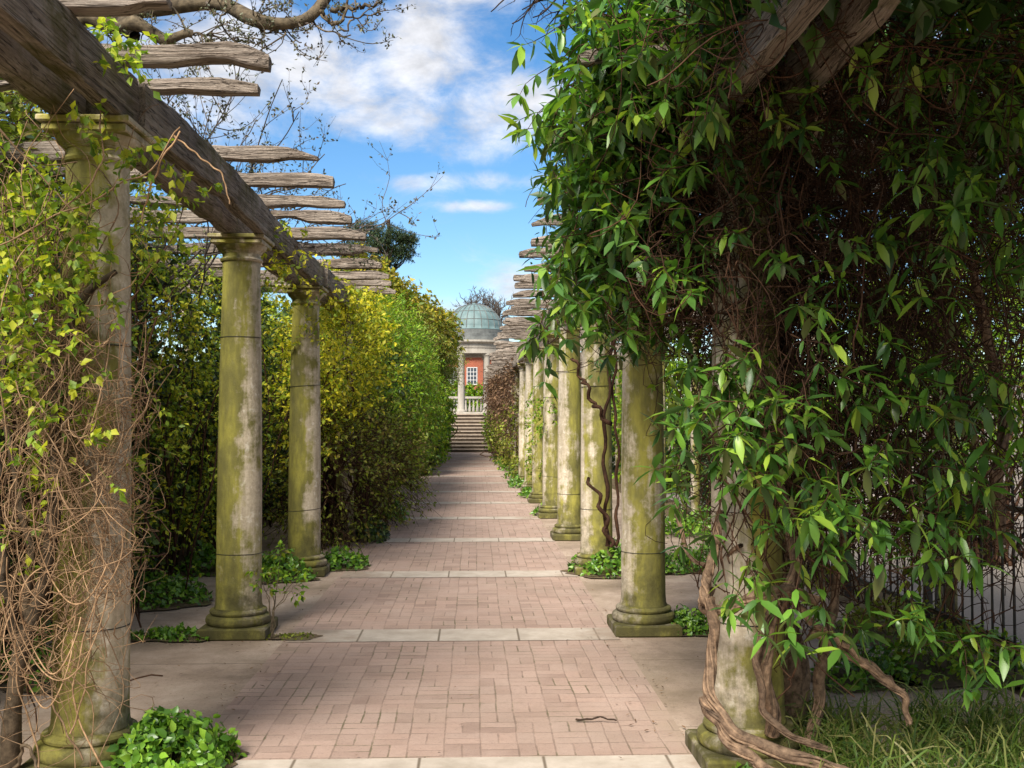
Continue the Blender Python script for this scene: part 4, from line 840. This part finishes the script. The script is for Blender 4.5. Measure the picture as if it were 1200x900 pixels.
# trunks and coils
tb = MB()
TR = [([at(905, 905, 5.1), at(925, 850, 5.1), at(935, 790, 5.1), at(905, 730, 5.0), at(905, 660, 5.0), at(925, 560, 5.0), at(910, 450, 5.0), at(930, 300, 5.0), at(960, 150, 5.0), at(1000, 20, 5.0)], (.085, .03), .012),
      ([at(905, 860, 4.55), at(890, 810, 4.5), at(905, 740, 4.5), at(930, 700, 4.5), at(925, 600, 4.55), at(900, 500, 4.6), at(880, 350, 4.7)], (.032, .018), .01),
      ([at(832, 690, 4.6), at(822, 712, 4.55), at(850, 718, 4.42), at(885, 697, 4.36), at(920, 690, 4.4), at(960, 705, 4.45)], (.026, .018), .006),
      ([at(846, 600, 4.6), at(840, 640, 4.55), at(828, 680, 4.5), at(826, 706, 4.48)], (.020, .022), .006),
      ([at(832, 700, 4.4), at(838, 772, 4.4), at(828, 812, 4.35), at(850, 850, 4.25), at(890, 872, 4.2), at(950, 892, 4.15), at(1010, 915, 4.1)], (.022, .026), .006),
      ([at(826, 818, 4.35), at(846, 860, 4.25), at(880, 888, 4.18), at(930, 915, 4.1)], (.024, .018), .006),
      ([at(893, 720, 4.45), at(888, 780, 4.42), at(893, 830, 4.4), at(925, 862, 4.35), at(975, 880, 4.3)], (.016, .012), .005),
      ([at(955, 740, 4.5), at(990, 765, 4.45), at(1030, 790, 4.4), at(1062, 815, 4.4), at(1068, 850, 4.4)], (.022, .012), .006),
      ([at(915, 690, 4.5), at(960, 735, 4.45), at(1010, 770, 4.4), at(1060, 812, 4.45)], (.014, .012), .006),
      ([at(938, 905, 4.8), at(962, 830, 4.8), at(965, 760, 4.8), at(985, 690, 4.9), at(1000, 560, 5.0)], (.03, .014), .01),
      ([at(840, 560, 4.7), at(880, 545, 4.7), at(925, 520, 4.6)], (.014, .010), .006), ([at(795, 590, 4.9), at(800, 640, 4.9), at(830, 668, 4.8), at(870, 640, 4.6)], (.010, .009), .004),
      ([at(1180, 640, 5.4), at(1178, 560, 5.4), at(1190, 500, 5.4), at(1170, 400, 5.4), at(1150, 300, 5.3)], (.035, .02), .01), ([at(1178, 570, 5.4), at(1150, 520, 5.3), at(1140, 440, 5.2)], (.02, .012), .01)]
for pts, r, amp in TR:
    P = path_tube(tb, pts, r, 46, amp, 10, off)
    for q in range(7):      # stringy bark strands
        ph = q*.9; a = np.linspace(0, 9+q, len(P)); rr_ = np.interp(np.linspace(0, 1, len(P)), [0, 1], r)[:, None]
        tubes(tb, (P + rr_*.86*np.stack([np.cos(a+ph), np.sin(a+ph), np.sin(a*.6)], -1))[None]-off, (rr_[:, 0]*.26)[None], 5)
tb.build('trunk', M['bark'], t, True)
tb = MB()
for pts, r in (([at(723, 340, 9.4), at(720, 450, 9.4), at(725, 560, 9.4), at(722, 640, 9.4)], (.012, .016)), ([at(722, 300, 9.4), at(716, 420, 9.4), at(708, 520, 9.4), at(712, 640, 9.4)], (.012, .02)), ([at(672, 420, 9.2), at(700, 480, 9.2), at(715, 495, 9.2)], (.014, .02)), ([at(690, 560, 9.3), at(705, 590, 9.3), at(716, 640, 9.3)], (.015, .02))):
    path_tube(tb, pts, r, 30, .02, 7, np.array([1.2, 9.4, 0]))
t3 = thing('woody_climber', 'brown woody climber stems between the second and third right columns', 'climber', (1.2, 9.4, 0)); tb.build('trunk', M['brown_twig'], t3, True)
lb = MB(); P = inbox(60, 1.1, 1.8, 8.6, 10.6, 2.3, 3.1); sprigs(lb, None, P-np.array([1.2, 9.4, 0]), rdir(60), .3, 7, .10, .036, .4); lb.build('leaves', M['vine_leaf_dark'], t3)

# creeper on the fifth and sixth right columns
for k, (zz0, zz1, n_, lab) in {4: (1.45, 1.95, 60, 'small leaved creeper clasping the fifth right column at mid height'), 5: (.5, 2.2, 150, 'lime green creeper trailing down the sixth right column')}.items():
    yk = 4.78+PITCH*k; t = thing('creeper', lab, 'climber', (XR, yk, 0)); lb, tb = MB(), MB()
    a = rng.uniform(0, 6.283, n_); P = np.stack([.17*np.cos(a), .17*np.sin(a), rng.uniform(zz0, zz1, n_)], -1)
    sprigs(lb, tb, P, norm(np.stack([np.cos(a), np.sin(a), -.6*np.ones(n_)], -1)), .15, 8, .05, .035, .3, .002); lb.build('leaves', M['lime_leaf'], t); tb.build('twigs', M['brown_twig'], t)

# brown overgrown stretch on the right before the temple
shrub('brown_climber', 'brown twiggy climber mass over the far right columns', 'climber', (1.3, 34), [(1.35, 27.5, 2.1), (1.35, 31, 2.3), (1.3, 36, 2.4), (1.25, 41, 2.6), (1.35, 45.5, 2.7)], [(.5, 1.6, 1.2), (.6, 2.0, 1.1), (.6, 3, 1.2), (.62, 3, 1.3), (.7, 2.4, 1.4)], 3800, 3, .10, .05, 'brown_leaf', slen=.5, stems=0, gap=.3, inner=.2, up=-.2, seed=31, sr=.007)
shrub('berry_shrub', 'mottled green and rusty climber low on the far right columns', 'climber', (1.3, 34), [(1.3, 26.5, 1.1), (1.3, 31, 1.1), (1.25, 37, 1.0), (1.2, 43, 1.0)], [(.4, 1.2, 1.0), (.42, 1.8, 1.0), (.42, 3, 1.0), (.45, 3, 1.0)], 1300, 7, .10, .06, 'olive_leaf', slen=.4, stems=20, gap=.2, inner=.3, seed=32)
shrub('green_shrub', 'fresh green shrub beside the right end of the steps', 'shrub', (1.05, 47.2), (1.1, 47.4, 1.1), (.38, .5, 1.1), 340, 7, .15, .08, 'lime_leaf', slen=.4, stems=5, seed=33)
shrub('flanking_hedge', 'green hedge right of the steps under the temple terrace', 'hedge', (3.2, 50), (3.6, 51, 1.8), (2.3, 1.2, 1.8), 1400, 7, .2, .12, 'ivy_leaf', slen=.5, stems=6, seed=34)
shrub('flanking_hedge', 'dark green hedge left of the steps below the temple', 'hedge', (-3.4, 50), (-3.4, 51, 2.0), (1.9, 1.4, 2.2), 1300, 7, .2, .12, 'ivy_leaf', slen=.5, stems=6, seed=35)
shrub('terrace_planting', 'yellow green planting in front of the red house', 'plant', (0, 72), [(-1.2, 72, 2.9), (1.2, 72, 2.9)], [(1.6, .8, 1.0), (1.6, .8, .95)], 900, 7, .25, .12, 'lime_leaf', slen=.6, stems=6, seed=36, zmin=1.8)

# green background to the right of the pergola
shrub('bright_shrub', 'sunlit yellow green shrub beyond the railings at far right', 'shrub', (5.6, 11.2), [(5.6, 11.2, 2.3), (6.4, 12.6, 3.0), (4.9, 13.6, 2.6)], [(1.1, 1.2, 1.2), (1.2, 1.2, 1.3), (1, 1.2, 1.3)], 1700, 8, .085, .05, 'lime_leaf', slen=.4, stems=18, gap=.3, inner=.2, seed=41)
for i, (x, y, h_, s_) in enumerate([(4.6, 17, 1.3, 'ivy_leaf'), (4.4, 23, 1.5, 'lime_leaf'), (4.6, 30, 1.7, 'ivy_leaf'), (4.6, 39, 1.8, 'lime_leaf'), (11.5, 14, 3.4, 'lime_leaf'), (11.5, 24, 3.6, 'ivy_leaf'), (12, 8, 3.0, 'ivy_leaf')]):
    shrub('background_shrub', ['dark shrub seen between the third and fourth right columns', 'light green shrub seen between the fifth and sixth right columns', 'dark shrub far along behind the right columns', 'light shrub at the far end behind the right columns',
          'pale green tree crown above the rendered wall', 'dark tree crown beyond the rendered wall', 'dark leafy crown at the far right above the wall'][i], 'shrub', (x, y), (x, y, h_), ((1.0, 2.6, h_) if i < 4 else (2.2, 3.6, h_)), 1300 if i < 4 else 1500, 8, .12 if i < 4 else .16, .07, s_, slen=.5, stems=8, inner=.3, seed=50+i)

# ------------------------------------------------------------------ low ground cover
def cl(px, py, rx, ry, h, n, ll, label, **k):
    D = EYE*1200/(py-490); clump((px-555)*D/1200, D, rx, ry, h, n, ll, label=label, **k)
cl(196, 893, .34, .26, .26, 1700, .05, 'rounded mound of glossy leaves at the foot of the vine wrapped column', detail=1)
cl(398, 664, .32, .22, .2, 600, .06, 'leafy clump on the path side of the third left column')
cl(325, 674, .42, .38, .24, 900, .06, 'leafy patch between the second and third left columns')
cl(190, 700, .45, .5, .22, 800, .06, 'weedy green patch behind the nearest left column')
cl(206, 744, .35, .12, .08, 350, .045, 'low ivy strip left of the second left plinth')
cl(246, 668, .25, .3, .25, 350, .07, 'bushy clump behind the second left column')
cl(345, 744, .2, .1, .03, 220, .025, 'thin mossy weeds on the paving beside the sapling', mat='olive_leaf')
cl(437, 632, .22, .3, .28, 350, .09, 'dark leaved clump at the foot of the twiggy bush', mat='ivy_leaf')
cl(460, 607, .25, .4, .28, 350, .08, 'green clump under the feathery shrub')
cl(822, 741, .3, .16, .17, 700, .045, 'ground cover beside the second right plinth')
cl(720, 670, .5, .4, .3, 1500, .06, 'broad leafy clump around the third right column')
cl(795, 670, .35, .22, .22, 650, .055, 'green clump on the paving beyond the second right column')
cl(838, 663, .3, .3, .3, 600, .055, 'taller green clump behind the vine')
cl(795, 628, .5, .4, .28, 600, .07, 'far green strip right of the third column')
cl(840, 625, .5, .4, .4, 500, .07, 'leafy bank at the back right of the paving')
cl(870, 905, .16, .1, .12, 300, .035, 'small ivy tuft on the base of the nearest right column')
cl(60, 780, .4, .5, .25, 500, .06, 'shaded leafy patch at the far left')
for i, (px, py, r, h_) in enumerate([(640, 604, .24, .18), (622, 583, .26, .2), (608, 571, .28, .25), (603, 561, .28, .28), (596, 551, .3, .28), (590, 545, .3, .3), (586, 540, .3, .3)]):
    cl(px, py, r, r*1.2, h_, 280, .075, f'low green tuft edging the right of the path, {["nearest", "second", "third", "fourth", "fifth", "sixth", "farthest"][i]} of the row')
cl(1010, 800, .3, .25, .22, 500, .05, 'small leafy weed clump behind the grass tuft', mat='cover_leaf')
cl(1120, 790, .5, .4, .3, 900, .05, 'weedy green patch at the foot of the railings', mat='lime_leaf')
cl(1060, 745, .5, .5, .25, 700, .05, 'shaded weeds behind the twisted trunks', mat='olive_leaf')
# grass tuft under the vine
t = thing('grass_tuft', 'long arching grass tuft under the leafy vine at the lower right', 'grass', (2.1, 4.5, 0)); gb = MB()
n = 3200; B_ = inbox(n, 1.45, 3.1, 4.0, 5.3, 0, .02); B_ = B_[vnoise(B_, 3, 4) > -.45]; n = len(B_); D_ = norm(rdir(n)*.6+np.array([0, 0, 1.0])); L_ = rng.uniform(.2, .6, n)
Cv = droop_curves(B_, D_, L_, 6, .55); side_ = norm(np.cross(D_, rdir(n)))[:, None]*np.linspace(.006, .0005, 6)[None, :, None]
V = np.stack([Cv-side_, Cv+side_], 2).reshape(-1, 3)-np.array([2.1, 4.5, 0]); i, k = np.meshgrid(np.arange(n), np.arange(5), indexing='ij'); b = (i*6+k)*2
gb.add(V, np.stack([b, b+1, b+3, b+2], -1).reshape(-1, 4)); gb.build('blades', M['grass_blade'], t)
# leaf litter
lb = MB(); n = 260; P = np.concatenate([inbox(420, -3, -1.2, 4.2, 14, .012, .014), inbox(420, 1.0, 3.1, 4.2, 14, .012, .014), inbox(90, -1.3, 1.0, 4.2, 22, .018, .02), inbox(260, .8, 1.15, 4.2, 22, .012, .014), inbox(260, -1.45, -1.2, 4.2, 22, .012, .014)])
a = rng.uniform(0, 6.28, len(P)); leaves(lb, P, np.stack([np.cos(a), np.sin(a), .1*np.ones(len(P))], -1), np.tile([[0, 0, 1.]], (len(P), 1)), rng.uniform(.008, .04, len(P)), rng.uniform(.005, .016, len(P)), 0, -.1, .2)
tag(lb.build('leaf_litter', M['brown_leaf']), 'dry brown leaf scraps scattered on the paving', 'leaves', kind='stuff')
tb = MB(); path_tube(tb, [at(674, 844, 5.41), at(690, 845, 5.40), at(700, 841, 5.40), at(722, 846, 5.39)], (.006, .004), 16, .003, 6)
o = tb.build('fallen_twig', M['dark_twig'], None, True); tag(o, 'short dark twig lying on the pink bricks', 'twig')
o.data.transform(__import__('mathutils').Matrix.Translation((0, 0, .018 - min(v.co.z for v in o.data.vertices) - .006)))
